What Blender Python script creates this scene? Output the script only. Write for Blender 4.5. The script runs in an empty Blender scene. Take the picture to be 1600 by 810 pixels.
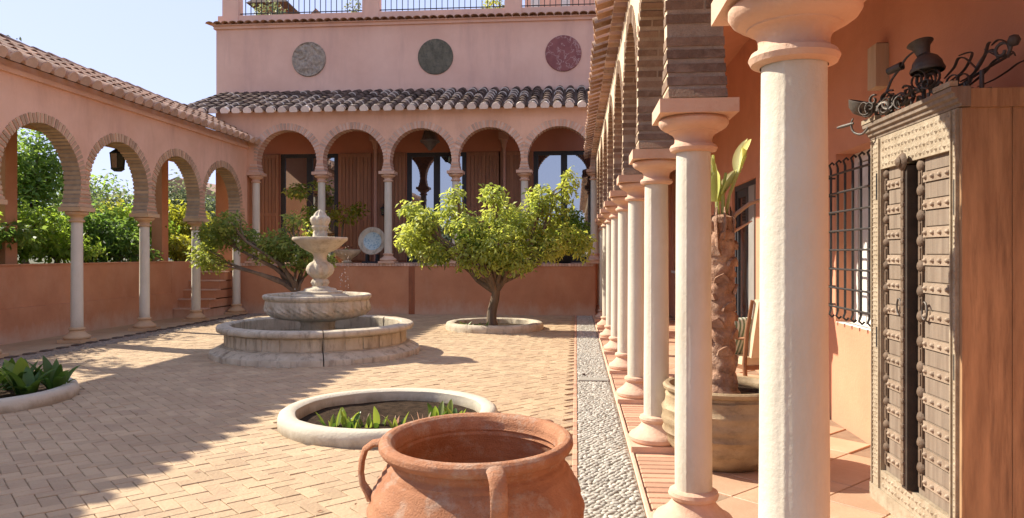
import bpy, math, random
import numpy as np
from mathutils import Vector, Matrix, Euler, noise
random.seed(7); RNG = np.random.default_rng(7)
sc = bpy.context.scene; COL = sc.collection
R_ = math.radians; PI = math.pi

# ------------------------------------------------------------------ camera
cam = bpy.data.cameras.new("camera"); camo = bpy.data.objects.new("camera", cam); COL.objects.link(camo)
cam.sensor_width = 36.0; cam.lens = 36.0 * 1155 / 1600
camo.location = (0, 0, 1.6); camo.rotation_euler = (R_(90), 0, R_(4.95))
cam.shift_y = -8 / 1600; cam.clip_start = 0.05; cam.clip_end = 3000
sc.camera = camo
# ------------------------------------------------------------------ light
SUN_AZ, SUN_EL = R_(71), R_(39.0)          # azimuth measured from +Y towards -X
w = bpy.data.worlds.new("World"); sc.world = w; w.use_nodes = True
nt = w.node_tree; bg = nt.nodes["Background"]
sky = nt.nodes.new("ShaderNodeTexSky"); sky.sky_type = 'NISHITA'; sky.sun_disc = False
sky.sun_elevation = SUN_EL; sky.sun_rotation = -SUN_AZ; sky.air_density = 1.0; sky.dust_density = 0.4; sky.ozone_density = 1.5
wb = nt.nodes.new('ShaderNodeMix'); wb.data_type = 'RGBA'; wb.blend_type = 'MULTIPLY'; wb.inputs[0].default_value = 1.0; wb.inputs[7].default_value = (1.0, 1.06, 1.46, 1)
gm = nt.nodes.new('ShaderNodeGamma'); gm.inputs[1].default_value = 0.22   # a soft, even bright sky
nt.links.new(sky.outputs[0], gm.inputs[0]); nt.links.new(gm.outputs[0], wb.inputs[6]); nt.links.new(wb.outputs[2], bg.inputs[0]); bg.inputs[1].default_value = 0.15
sun = bpy.data.lights.new("sun", 'SUN'); suno = bpy.data.objects.new("sun", sun); COL.objects.link(suno)
sun.energy = 2.4; sun.angle = R_(0.5); sun.color = (1.0, 0.93, 0.80)
sv = Vector((-math.sin(SUN_AZ) * math.cos(SUN_EL), math.cos(SUN_AZ) * math.cos(SUN_EL), math.sin(SUN_EL)))
suno.rotation_euler = sv.to_track_quat('Z', 'Y').to_euler()
sc.view_settings.view_transform = 'Standard'; sc.view_settings.look = 'None'
sc.view_settings.exposure = 1.95; sc.view_settings.gamma = 1.0

# ------------------------------------------------------------------ materials
def _n(t, k, **kw):
    n = t.nodes.new(k)
    for a, b in kw.items(): setattr(n, a, b)
    return n

def mat(name, c1, c2=None, scale=3.0, rough=0.85, bump=0.15, bscale=60.0, rnd=0.0, metal=0.0, stretch=(1, 1, 1),
        c3=None, c3scale=2.0, c3amt=0.5, spec=0.3, bdist=0.01, c3stretch=(1, 1, 1), detail=6.0, grime=None):
    m = bpy.data.materials.new(name); m.use_nodes = True; t = m.node_tree; b = t.nodes["Principled BSDF"]
    c2 = c2 or c1; L = t.links.new
    g = _n(t, "ShaderNodeNewGeometry")
    def mapped(st):
        mp = _n(t, "ShaderNodeMapping"); mp.inputs["Scale"].default_value = st; L(g.outputs["Position"], mp.inputs[0]); return mp.outputs[0]
    co = mapped(stretch)
    n1 = _n(t, "ShaderNodeTexNoise"); n1.inputs["Scale"].default_value = scale; n1.inputs["Detail"].default_value = detail
    n1.inputs["Roughness"].default_value = 0.62; L(co, n1.inputs["Vector"])
    fac = _n(t, "ShaderNodeMapRange"); fac.inputs[1].default_value = 0.32; fac.inputs[2].default_value = 0.68; L(n1.outputs[0], fac.inputs[0])
    out = fac.outputs[0]
    if rnd > 0:
        oi = _n(t, "ShaderNodeObjectInfo"); at = _n(t, "ShaderNodeAttribute", attribute_name="rnd")
        a = _n(t, "ShaderNodeMath", operation='ADD'); L(oi.outputs["Random"], a.inputs[0]); L(at.outputs["Fac"], a.inputs[1])
        f = _n(t, "ShaderNodeMath", operation='FRACT'); L(a.outputs[0], f.inputs[0])
        mx = _n(t, "ShaderNodeMix"); mx.inputs[0].default_value = min(rnd, 1.0); L(out, mx.inputs[2]); L(f.outputs[0], mx.inputs[3]); out = mx.outputs[0]
    mix = _n(t, "ShaderNodeMix", data_type='RGBA'); mix.inputs[6].default_value = (*c1, 1); mix.inputs[7].default_value = (*c2, 1)
    L(out, mix.inputs[0]); colr = mix.outputs[2]
    if rnd > 0:
        h = _n(t, "ShaderNodeHueSaturation")
        w2 = _n(t, "ShaderNodeTexWhiteNoise", noise_dimensions='1D'); L(f.outputs[0], w2.inputs["W"])
        mr = _n(t, "ShaderNodeMapRange"); mr.inputs[3].default_value = 1 - 0.38 * rnd; mr.inputs[4].default_value = 1 + 0.38 * rnd
        L(w2.outputs[0], mr.inputs[0]); L(mr.outputs[0], h.inputs["Value"]); L(colr, h.inputs["Color"]); colr = h.outputs[0]
    if c3:
        n3 = _n(t, "ShaderNodeTexNoise"); n3.inputs["Scale"].default_value = c3scale; n3.inputs["Detail"].default_value = 8; n3.inputs["Roughness"].default_value = 0.7
        L(mapped(c3stretch), n3.inputs["Vector"])
        r3 = _n(t, "ShaderNodeMapRange"); r3.inputs[1].default_value = 0.5; r3.inputs[2].default_value = 0.72; r3.inputs[4].default_value = c3amt
        L(n3.outputs[0], r3.inputs[0])
        m3 = _n(t, "ShaderNodeMix", data_type='RGBA'); L(r3.outputs[0], m3.inputs[0]); L(colr, m3.inputs[6]); m3.inputs[7].default_value = (*c3, 1); colr = m3.outputs[2]
    if grime:      # splashed dirt that rises unevenly from the ground
        gcol, gh, gamt = grime
        sx = _n(t, "ShaderNodeSeparateXYZ"); L(g.outputs["Position"], sx.inputs[0])
        n4 = _n(t, "ShaderNodeTexNoise"); n4.inputs["Scale"].default_value = 3.5; n4.inputs["Detail"].default_value = 9; n4.inputs["Roughness"].default_value = 0.75
        L(mapped((1, 1, .45)), n4.inputs["Vector"])
        m4 = _n(t, "ShaderNodeMath", operation='MULTIPLY_ADD'); m4.inputs[1].default_value = -1.0 / gh; m4.inputs[2].default_value = 0.30; L(sx.outputs["Z"], m4.inputs[0])
        a4 = _n(t, "ShaderNodeMath", operation='ADD'); L(m4.outputs[0], a4.inputs[0]); L(n4.outputs[0], a4.inputs[1])
        r4 = _n(t, "ShaderNodeMapRange"); r4.inputs[1].default_value = 0.42; r4.inputs[2].default_value = 0.78; r4.inputs[4].default_value = gamt; L(a4.outputs[0], r4.inputs[0])
        x4 = _n(t, "ShaderNodeMix", data_type='RGBA'); L(r4.outputs[0], x4.inputs[0]); L(colr, x4.inputs[6]); x4.inputs[7].default_value = (*gcol, 1); colr = x4.outputs[2]
    L(colr, b.inputs["Base Color"])
    b.inputs["Roughness"].default_value = rough; b.inputs["Metallic"].default_value = metal; b.inputs["Specular IOR Level"].default_value = spec
    if bump:
        n2 = _n(t, "ShaderNodeTexNoise"); n2.inputs["Scale"].default_value = bscale; n2.inputs["Detail"].default_value = 5; n2.inputs["Roughness"].default_value = 0.65
        L(co, n2.inputs["Vector"])
        bp = _n(t, "ShaderNodeBump"); bp.inputs["Strength"].default_value = bump; bp.inputs["Distance"].default_value = bdist
        L(n2.outputs[0], bp.inputs["Height"]); L(bp.outputs[0], b.inputs["Normal"])
    return m

def leaf_mat(name, c1, c2, trans=0.4, rough=0.5):
    m = mat(name, c1, c2, scale=1.2, rough=rough, bump=0, rnd=0.65, spec=0.35)
    t = m.node_tree; b = t.nodes["Principled BSDF"]; o = t.nodes["Material Output"]
    tr = _n(t, "ShaderNodeBsdfTranslucent"); mx = _n(t, "ShaderNodeMixShader"); mx.inputs[0].default_value = trans
    src = b.inputs["Base Color"].links[0].from_socket
    hs = _n(t, "ShaderNodeHueSaturation"); hs.inputs["Hue"].default_value = 0.475; hs.inputs["Saturation"].default_value = 1.1; hs.inputs["Value"].default_value = 2.1
    t.links.new(src, hs.inputs["Color"]); t.links.new(hs.outputs[0], tr.inputs[0])
    t.links.new(b.outputs[0], mx.inputs[1]); t.links.new(tr.outputs[0], mx.inputs[2]); t.links.new(mx.outputs[0], o.inputs[0])
    return m

def glass_mat(name, refl=0.5, tint=(0.012, 0.014, 0.016), gc=(0.9, 0.95, 1.0)):
    m = bpy.data.materials.new(name); m.use_nodes = True; t = m.node_tree; b = t.nodes["Principled BSDF"]; o = t.nodes["Material Output"]
    b.inputs["Base Color"].default_value = (*tint, 1); b.inputs["Roughness"].default_value = 0.05
    gl = _n(t, "ShaderNodeBsdfGlossy"); gl.inputs["Roughness"].default_value = 0.015; gl.inputs["Color"].default_value = (*gc, 1)
    mx = _n(t, "ShaderNodeMixShader"); mx.inputs[0].default_value = refl
    t.links.new(b.outputs[0], mx.inputs[1]); t.links.new(gl.outputs[0], mx.inputs[2]); t.links.new(mx.outputs[0], o.inputs[0])
    return m

M = {}
M['stucco'] = mat("salmon_stucco", (0.78, 0.48, 0.325), (0.67, 0.39, 0.25), scale=1.1, bump=0.35, bscale=34, c3=(0.52, 0.29, 0.20), c3scale=1.3, c3amt=0.55, c3stretch=(1.3, 1.3, .3))
M['stucco_pink'] = mat("pink_stucco", (0.80, 0.50, 0.37), (0.71, 0.42, 0.305), scale=0.9, bump=0.3, bscale=34, c3=(0.56, 0.33, 0.26), c3scale=1.2, c3amt=0.55, c3stretch=(1.4, 1.4, .22))
M['stucco_rust'] = mat("rust_stucco", (0.56, 0.26, 0.135), (0.46, 0.20, 0.10), scale=1.6, bump=0.4, bscale=26, grime=((.60, .42, .30), .9, .7), c3=(0.57, 0.31, 0.18), c3scale=1.6, c3amt=0.6, c3stretch=(1, 1, .5))
M['stucco_rust_dark'] = mat('stained_rust_stucco', (0.36, 0.13, 0.06), (0.27, 0.095, 0.045), scale=2, bump=0.4, bscale=26, c3=(0.12, 0.06, 0.035), c3scale=3, c3amt=0.7, c3stretch=(3, 3, .5))
M['stucco_sunlit'] = mat('sunlit_salmon_stucco', (0.72, 0.56, 0.38), (0.64, 0.48, 0.31), scale=2, bump=0.6, bscale=30, c3=(0.5, 0.36, 0.23), c3scale=2, c3amt=0.35)  # salmon wall paled to cream: the strong sun is put into the colour
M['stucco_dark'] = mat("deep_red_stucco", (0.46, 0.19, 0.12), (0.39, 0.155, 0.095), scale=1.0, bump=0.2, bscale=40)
M['stucco_int'] = mat("warm_orange_stucco", (0.64, 0.30, 0.18), (0.56, 0.25, 0.145), scale=0.9, bump=0.35, bscale=30, grime=((.40, .24, .15), .9, .5), c3=(0.45, 0.20, 0.12), c3scale=1.2, c3amt=0.45)
M['mortar'] = mat("lime_mortar", (0.42, 0.325, 0.235), (0.29, 0.215, 0.15), scale=9, bump=0.8, bscale=80)
M['mortar_pink'] = mat("pink_mortar", (0.55, 0.30, 0.21), (0.48, 0.25, 0.17), scale=6, bump=0.3, bscale=80)
M['brick'] = mat("thin_brown_brick", (0.30, 0.195, 0.125), (0.14, 0.085, 0.055), scale=10, bump=0.7, bscale=60, rnd=0.5, c3=(0.36, 0.26, 0.18), c3scale=8, c3amt=0.8)
M['brick_pale'] = mat("thin_pale_brick", (0.66, 0.47, 0.35), (0.50, 0.33, 0.235), scale=9, bump=0.5, bscale=70, rnd=0.5)
M['brick_tan'] = mat("thin_tan_brick", (0.56, 0.385, 0.235), (0.40, 0.26, 0.155), scale=9, bump=0.5, bscale=70, rnd=0.5)
M['shaft'] = mat("cream_plaster_shaft", (0.66, 0.60, 0.48), (0.59, 0.525, 0.405), scale=2.0, bump=0.45, bscale=30, bdist=0.008, rough=0.75, c3=(0.50, 0.41, 0.28), c3scale=2.8, c3amt=0.6, c3stretch=(1.5, 1.5, .4), grime=((.33, .25, .17), 1.1, .6))
M['terracotta_trim'] = mat("terracotta_trim", (0.66, 0.43, 0.30), (0.56, 0.345, 0.23), scale=3, bump=0.45, bscale=40, rough=0.8, c3=(0.68, 0.52, 0.38), c3scale=4, c3amt=0.6)
M['trim_ochre'] = mat("ochre_trim", (0.60, 0.40, 0.22), (0.52, 0.33, 0.19), scale=3, bump=0.25, bscale=50, rough=0.75)
M['tile'] = mat("old_roof_tile", (0.48, 0.28, 0.17), (0.27, 0.145, 0.09), scale=7, bump=0.5, bscale=50, rnd=0.7, c3=(0.56, 0.45, 0.33), c3scale=7, c3amt=0.7)
M['tile_dark'] = mat("weathered_dark_tile", (0.15, 0.095, 0.065), (0.065, 0.044, 0.034), scale=4, bump=0.4, bscale=50, rnd=0.6, c3=(0.38, 0.245, 0.16), c3scale=4, c3amt=0.5)
M['tile_under'] = mat("tile_channel", (0.20, 0.115, 0.075), (0.12, 0.075, 0.055), scale=5, bump=0.3, bscale=40)
M['tile_plug'] = mat('clay_tile_plug', (0.56, 0.38, 0.26), (0.42, 0.26, 0.17), scale=7, bump=0.5, bscale=50, rnd=0.4)
M['tile_end'] = mat("lime_tile_plug", (0.78, 0.68, 0.58), (0.66, 0.54, 0.44), scale=6, bump=0.3, bscale=50, rnd=0.25)
M['paver'] = mat("clay_paver", (0.49, 0.35, 0.208), (0.41, 0.28, 0.162), scale=1.6, bump=0.9, bscale=30, rnd=0.3, c3=(0.35, 0.225, 0.14), c3scale=2.2, c3amt=0.7, rough=0.8)
M['joint'] = mat("sandy_joint", (0.33, 0.225, 0.145), (0.23, 0.15, 0.095), scale=8, bump=0.4, bscale=120)
M['brick_edge'] = mat("clay_edge_brick", (0.55, 0.32, 0.20), (0.45, 0.24, 0.15), scale=5, bump=0.4, bscale=60, rnd=0.5)
M['porch_tile'] = mat("porch_tile", (0.54, 0.35, 0.225), (0.43, 0.26, 0.16), scale=2.6, bump=0.4, bscale=30, rnd=0.4, rough=0.55, spec=0.4, c3=(0.68, 0.48, 0.32), c3scale=2, c3amt=0.4)
M['pebble'] = mat("white_pebble", (0.50, 0.46, 0.38), (0.34, 0.31, 0.25), scale=12, bump=0.2, bscale=90, rnd=0.7, rough=0.6)
M['pebble_bed'] = mat("pebble_mortar", (0.34, 0.30, 0.235), (0.24, 0.21, 0.16), scale=15, bump=0.5, bscale=120)
M['stone'] = mat("weathered_fountain_stone", (0.60, 0.51, 0.37), (0.44, 0.355, 0.25), scale=4, bump=0.8, bscale=30, c3=(0.15, 0.115, 0.08), c3scale=5.5, c3amt=0.85, c3stretch=(1.6, 1.6, .35), rough=0.85)
M['stone_clean'] = mat("carved_cream_stone", (0.60, 0.51, 0.37), (0.46, 0.37, 0.26), scale=6, bump=0.8, bscale=36, c3=(0.22, 0.165, 0.11), c3scale=7, c3amt=0.7)
M['ring_white'] = mat("cream_painted_concrete", (0.58, 0.52, 0.395), (0.50, 0.43, 0.32), grime=((.24, .18, .11), .22, .75), scale=3, bump=0.6, bscale=40, c3=(0.48, 0.40, 0.30), c3scale=2.2, c3amt=0.4)
M['soil'] = mat("dark_soil", (0.085, 0.055, 0.034), (0.03, 0.02, 0.013), scale=14, bump=1.0, bscale=60, bdist=0.03, spec=0.05, rough=0.95)
M['clay'] = mat("terracotta_clay", (0.50, 0.235, 0.12), (0.36, 0.15, 0.072), scale=7, bump=1.0, bscale=110, rough=0.88, c3=(0.50, 0.40, 0.30), c3scale=9, c3amt=0.85, grime=((.46, .36, .26), .75, .55))
M['clay_old'] = mat("olive_brown_glazed_clay", (0.42, 0.31, 0.18), (0.26, 0.18, 0.10), scale=5, bump=0.5, bscale=45, rough=0.6, c3=(0.12, 0.08, 0.045), c3scale=5, c3amt=0.7, c3stretch=(1, 1, 2))
M['bark'] = mat("grey_brown_bark", (0.24, 0.165, 0.10), (0.11, 0.075, 0.05), scale=6, bump=0.9, bscale=25, stretch=(1, 1, .3), bdist=0.03)
M['palm_bark'] = mat("palm_bark", (0.46, 0.265, 0.16), (0.20, 0.10, 0.06), scale=9, bump=0.9, bscale=22, bdist=0.03, c3=(0.55, 0.40, 0.28), c3scale=5, c3amt=0.6)
M['leaf'] = leaf_mat("citrus_leaf", (0.06, 0.14, 0.03), (0.42, 0.46, 0.11), 0.5)
M['leaf_dark'] = leaf_mat("citrus_leaf_dark", (0.10, 0.17, 0.04), (0.32, 0.36, 0.09), 0.5)
M['leaf_hedge'] = leaf_mat("hedge_leaf", (0.11, 0.215, 0.04), (0.27, 0.38, 0.07), 0.58)
M['leaf_lime'] = leaf_mat("lime_leaf", (0.17, 0.21, 0.03), (0.28, 0.29, 0.055), 0.55)
M['leaf_deep'] = leaf_mat("deep_green_leaf", (0.075, 0.16, 0.04), (0.18, 0.27, 0.065), 0.58)
M['leaf_grey'] = leaf_mat("grey_green_leaf", (0.11, 0.145, 0.065), (0.17, 0.195, 0.095), 0.45)
M['blade'] = leaf_mat("broad_dark_leaf", (0.035, 0.085, 0.018), (0.085, 0.15, 0.028), 0.35, 0.35)
M['blade_lime'] = leaf_mat("fresh_leaf", (0.10, 0.17, 0.03), (0.22, 0.27, 0.06), 0.4, 0.45)
M['blade_pale'] = leaf_mat('pale_palm_leaf', (0.27, 0.32, 0.11), (0.46, 0.47, 0.22), 0.45, 0.4)
M['blade_dry'] = leaf_mat("dried_leaf", (0.42, 0.27, 0.16), (0.52, 0.36, 0.24), 0.2, 0.6)
M['iron_black'] = mat('black_iron', (0.035, 0.034, 0.034), (0.06, 0.055, 0.05), scale=14, bump=0.2, bscale=90, rough=0.5, metal=0.3)
M['pebble_dull'] = mat('dull_pebble', (0.34, 0.26, 0.19), (0.20, 0.155, 0.115), scale=12, bump=0.2, bscale=90, rnd=0.6)
M['iron'] = mat("black_wrought_iron", (0.085, 0.08, 0.075), (0.14, 0.12, 0.10), scale=14, bump=0.3, bscale=90, rough=0.5, metal=0.35, c3=(0.12, 0.075, 0.045), c3scale=9, c3amt=0.5)
M['black'] = mat("black_paint", (0.022, 0.022, 0.024), (0.03, 0.03, 0.032), bump=0, rough=0.4)
M['wood_red'] = mat("red_brown_timber", (0.36, 0.175, 0.095), (0.23, 0.105, 0.058), scale=5, bump=0.3, bscale=40, stretch=(4, 4, .3), rough=0.55, rnd=0.25)
M['wood_side'] = mat("polished_brown_wood", (0.46, 0.28, 0.145), (0.27, 0.155, 0.08), scale=4.5, bump=0.15, bscale=30, stretch=(3.5, 3.5, .45), rough=0.42, c3=(0.07, 0.036, 0.024), c3scale=3.4, c3amt=0.6, c3stretch=(5, 5, .4), detail=10, spec=0.4)
M['wood_grey'] = mat("sun_bleached_teak", (0.27, 0.21, 0.155), (0.17, 0.125, 0.09), scale=6, bump=0.5, bscale=40, stretch=(4, 4, .3), rough=0.75, c3=(0.22, 0.15, 0.10), c3scale=6, c3amt=0.5)
M['wood_carved'] = mat("pale_carved_wood", (0.44, 0.36, 0.255), (0.29, 0.225, 0.15), scale=8, bump=0.6, bscale=90, rough=0.75, c3=(0.24, 0.165, 0.095), c3scale=22, c3amt=0.7)
M['wood_shade'] = mat('shade_dark_wood', (0.06, 0.042, 0.03), (0.03, 0.022, 0.017), scale=9, bump=0.5, bscale=70, rough=0.7)  # dark brown wood blackened: shade on the batten's side put into the colour
M['wood_mid'] = mat("brown_carved_wood", (0.17, 0.115, 0.075), (0.10, 0.065, 0.042), scale=9, bump=0.5, bscale=70, rough=0.7)
M['wood_pale'] = mat("pale_raw_wood", (0.55, 0.43, 0.30), (0.46, 0.34, 0.23), scale=4, bump=0.3, bscale=30, stretch=(4, 4, .3))
M['wood_chair'] = mat("brown_chair_wood", (0.28, 0.13, 0.06), (0.20, 0.09, 0.045), scale=5, bump=0.15, bscale=30, rough=0.5)
M['strap'] = mat("pale_iron_strap", (0.38, 0.295, 0.215), (0.25, 0.18, 0.125), scale=14, bump=0.4, bscale=90, rough=0.6, metal=0.15, rnd=0.3)
M['cushion'] = mat("cream_fabric", (0.66, 0.55, 0.36), (0.60, 0.48, 0.31), scale=8, bump=0.2, bscale=200)
M['white'] = mat("white_paint", (0.76, 0.72, 0.66), (0.70, 0.66, 0.60), scale=3, bump=0.1, bscale=50)
M['curtain'] = mat("lilac_curtain", (0.48, 0.36, 0.36), (0.42, 0.31, 0.31), scale=6, bump=0.2, bscale=30, stretch=(5, 5, .2))
M['curtain_white'] = mat("white_lace_curtain", (0.75, 0.73, 0.68), (0.62, 0.60, 0.54), scale=9, bump=0.2, bscale=50)
M['glass'] = glass_mat("coated_glass", 0.42)
M['glass_dark'] = glass_mat("dark_glass", 0.16)
M['glass_clear'] = glass_mat("lantern_glass", 0.12, (0.05, 0.05, 0.045))
M['frame'] = mat("dark_grey_frame", (0.035, 0.036, 0.04), (0.05, 0.05, 0.054), bump=0, rough=0.45)
M['frame_grey'] = mat("grey_door_leaf", (0.30, 0.285, 0.26), (0.25, 0.235, 0.21), bump=0.05, rough=0.5)
M['pipe'] = mat("painted_downpipe", (0.50, 0.29, 0.22), (0.42, 0.23, 0.17), scale=3, bump=0.1, bscale=40)
M['metal_grey'] = mat("aged_pewter", (0.24, 0.20, 0.17), (0.16, 0.13, 0.11), scale=9, bump=0.3, bscale=60, rough=0.45, metal=0.5)
M['relief_grey'] = mat("grey_relief_stone", (0.50, 0.40, 0.30), (0.26, 0.205, 0.155), scale=10, bump=0.8, bscale=26, bdist=0.03, c3=(0.12, 0.11, 0.10), c3scale=12, c3amt=0.7)
M['marble_green'] = mat("dark_green_marble", (0.105, 0.095, 0.065), (0.19, 0.165, 0.115), scale=7, bump=0.05, rough=0.7, spec=0.1, c3=(0.045, 0.05, 0.045), c3scale=8, c3amt=0.8, stretch=(1, 1, .5))
M['marble_red'] = mat("dusky_red_marble", (0.30, 0.115, 0.10), (0.23, 0.085, 0.08), scale=5, bump=0.05, rough=0.65, spec=0.1)
M['garden_soil'] = mat("garden_soil", (0.12, 0.10, 0.05), (0.07, 0.075, 0.03), scale=1.5, bump=0.6, bscale=12, bdist=0.05)
M['hill'] = mat("wooded_hillside", (0.085, 0.11, 0.06), (0.14, 0.15, 0.09), scale=0.06, bump=0.8, bscale=0.5, bdist=2.0, c3=(0.2, 0.17, 0.11), c3scale=0.03, c3amt=0.4)
M['white_house'] = mat("whitewash", (0.72, 0.70, 0.66), (0.66, 0.63, 0.58), scale=1, bump=0.1)
M['lime_seam'] = mat("dark_joint", (0.12, 0.08, 0.055), (0.08, 0.055, 0.04), bump=0.2)
# veins for the red marble
def add_veins(m, colv, scale, lo, hi):
    t = m.node_tree; b = t.nodes["Principled BSDF"]; src = b.inputs["Base Color"].links[0].from_socket
    g = _n(t, "ShaderNodeNewGeometry"); v = _n(t, "ShaderNodeTexVoronoi", feature='DISTANCE_TO_EDGE'); v.inputs["Scale"].default_value = scale
    n = _n(t, "ShaderNodeTexNoise"); n.inputs["Scale"].default_value = 4; n.inputs["Detail"].default_value = 6
    ad = _n(t, "ShaderNodeMix", data_type='RGBA', blend_type='LINEAR_LIGHT'); ad.inputs[0].default_value = 0.6
    t.links.new(g.outputs["Position"], n.inputs["Vector"]); t.links.new(g.outputs["Position"], ad.inputs[6]); t.links.new(n.outputs["Color"], ad.inputs[7])
    t.links.new(ad.outputs[2], v.inputs["Vector"])
    r = _n(t, "ShaderNodeMapRange"); r.inputs[1].default_value = lo; r.inputs[2].default_value = hi; r.inputs[3].default_value = 0.75; r.inputs[4].default_value = 0
    t.links.new(v.outputs["Distance"], r.inputs[0])
    mx = _n(t, "ShaderNodeMix", data_type='RGBA'); mx.inputs[7].default_value = (*colv, 1)
    t.links.new(r.outputs[0], mx.inputs[0]); t.links.new(src, mx.inputs[6]); t.links.new(mx.outputs[2], b.inputs["Base Color"])
add_veins(M['marble_red'], (0.5, 0.33, 0.29), 1.7, 0.004, 0.04)
add_veins(M['marble_green'], (0.21, 0.185, 0.135), 3.5, 0.0, 0.02)

# ------------------------------------------------------------------ building kit
WM = {}
def W(o): return WM[o.name] if o is not None else Matrix.Identity(4)

def link(name, data, mw, parent=None):
    """one object, placed by its world matrix under its parent"""
    o = bpy.data.objects.new(name, data); COL.objects.link(o)
    if parent is not None:
        o.parent = parent; o.matrix_basis = W(parent).inverted() @ mw
    else:
        o.matrix_basis = mw
    WM[o.name] = mw
    return o

def tag(o, label=None, cat=None, group=None, kind=None):
    if label: o["label"] = label
    if cat: o["category"] = cat
    if group: o["group"] = group
    if kind: o["kind"] = kind
    return o

def thing(name, label, cat, loc=(0, 0, 0), rz=0.0, group=None):
    o = link(name, None, Matrix.Translation(loc) @ Matrix.Rotation(rz, 4, 'Z')); o.empty_display_size = 0.2
    return tag(o, label, cat, group)

class MB:
    def __init__(s): s.v = []; s.f = []; s.m = []; s.r = []; s.cur = 0
    def add(s, vs, fs, rnd=0.0):
        b = len(s.v); s.v += [tuple(p) for p in vs]; s.f += [tuple(i + b for i in f) for f in fs]; s.m += [s.cur] * len(fs); s.r += [rnd] * len(vs)
        return s
    def box(s, x0, x1, y0, y1, z0, z1, T=None, rnd=0.0):
        vs = [Vector((x, y, z)) for z in (z0, z1) for y in (y0, y1) for x in (x0, x1)]
        if T is not None: vs = [T @ p for p in vs]
        return s.add(vs, [(0, 2, 3, 1), (4, 5, 7, 6), (0, 1, 5, 4), (2, 6, 7, 3), (0, 4, 6, 2), (1, 3, 7, 5)], rnd)
    def bevbox(s, x0, x1, y0, y1, z0, z1, b=0.005, T=None, rnd=0.0):
        """box with chamfered top edges (z1 face)"""
        vs = [Vector(p) for p in [(x0, y0, z0), (x1, y0, z0), (x1, y1, z0), (x0, y1, z0),
              (x0, y0, z1 - b), (x1, y0, z1 - b), (x1, y1, z1 - b), (x0, y1, z1 - b),
              (x0 + b, y0 + b, z1), (x1 - b, y0 + b, z1), (x1 - b, y1 - b, z1), (x0 + b, y1 - b, z1)]]
        if T is not None: vs = [T @ p for p in vs]
        fs = []
        for k in (0, 4):
            for i in range(4): fs.append((k + i, k + (i + 1) % 4, k + 4 + (i + 1) % 4, k + 4 + i))
        fs += [(8, 9, 10, 11), (3, 2, 1, 0)]
        return s.add(vs, fs, rnd)
    def lathe(s, prof, seg=32, c=(0, 0, 0), fn=None, T=None, a0=0.0, a1=2 * PI, caps=False, rnd=0.0):
        full = abs(a1 - a0 - 2 * PI) < 1e-6; n = seg if full else seg + 1; vs = []
        for (r, z) in prof:
            for k in range(n):
                a = a0 + (a1 - a0) * k / seg; rr = fn(r, z, a) if fn else r
                p = Vector((c[0] + rr * math.cos(a), c[1] + rr * math.sin(a), c[2] + z)); vs.append(T @ p if T is not None else p)
        fs = []
        for i in range(len(prof) - 1):
            for k in range(seg):
                k2 = (k + 1) % n if full else k + 1
                fs.append((i * n + k, i * n + k2, (i + 1) * n + k2, (i + 1) * n + k))
        if caps:
            fs.append(tuple(i * n for i in range(len(prof)))); fs.append(tuple(i * n + n - 1 for i in reversed(range(len(prof)))))
        return s.add(vs, fs, rnd)
    def tube(s, pts, rad, seg=8, flat=None, rnd=0.0, caps=True):
        pts = [Vector(p) for p in pts]; N = len(pts); rad = rad if isinstance(rad, (list, tuple)) else [rad] * N
        t0 = (pts[1] - pts[0]).normalized(); up = Vector((0, 0, 1)) if abs(t0.z) < 0.9 else Vector((1, 0, 0)); n = t0.cross(up).normalized(); vs = []
        for i in range(N):
            t = (pts[min(i + 1, N - 1)] - pts[max(i - 1, 0)]).normalized(); n = (n - t * n.dot(t)).normalized(); b = t.cross(n)
            for k in range(seg):
                a = 2 * PI * k / seg; vs.append(pts[i] + rad[i] * (math.cos(a) * n + (flat or 1.0) * math.sin(a) * b))
        fs = [(i * seg + k, i * seg + (k + 1) % seg, (i + 1) * seg + (k + 1) % seg, (i + 1) * seg + k) for i in range(N - 1) for k in range(seg)]
        if caps: fs += [tuple(reversed(range(seg))), tuple((N - 1) * seg + k for k in range(seg))]
        return s.add(vs, fs, rnd)
    def prism(s, poly, axis, d0, d1, T=None, rnd=0.0):
        """poly in the plane across axis ('x': (y,z), 'y': (x,z), 'z': (x,y)) pushed from d0 to d1"""
        n = len(poly)
        def P(p, d): return Vector({'x': (d, p[0], p[1]), 'y': (p[0], d, p[1]), 'z': (p[0], p[1], d)}[axis])
        vs = [P(p, d0) for p in poly] + [P(p, d1) for p in poly]
        if T is not None: vs = [T @ p for p in vs]
        fs = [tuple(range(n)), tuple(reversed(range(n, 2 * n)))] + [(i, i + n, (i + 1) % n + n, (i + 1) % n) for i in range(n)]
        return s.add(vs, fs, rnd)
    def mesh(s, name, mats, smooth=None, inv=None):
        me = bpy.data.meshes.new(name)
        vs = s.v if inv is None else [tuple(inv @ Vector(p)) for p in s.v]
        me.from_pydata(vs, [], s.f)
        for m in (mats if isinstance(mats, (list, tuple)) else [mats]): me.materials.append(m)
        if any(s.m): me.polygons.foreach_set("material_index", s.m)
        if any(s.r):
            at = me.attributes.new("rnd", 'FLOAT', 'POINT'); at.data.foreach_set("value", s.r)
        me.validate(); me.update()
        if smooth is not None:
            me.shade_smooth(); me.set_sharp_from_angle(angle=R_(smooth))
        return me
    def build(s, name, mats, parent=None, smooth=None):
        """points are in world space: the mesh goes under its parent in the parent's frame"""
        mw = W(parent) if parent is not None else Matrix.Identity(4)
        return link(name, s.mesh(name, mats, smooth, mw.inverted() if parent is not None else None), mw, parent)
    def place(s, name, mats, loc, smooth=None):
        """top-level mesh whose origin is loc"""
        T = Matrix.Translation(loc); return link(name, s.mesh(name, mats, smooth, T.inverted()), T)

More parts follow.
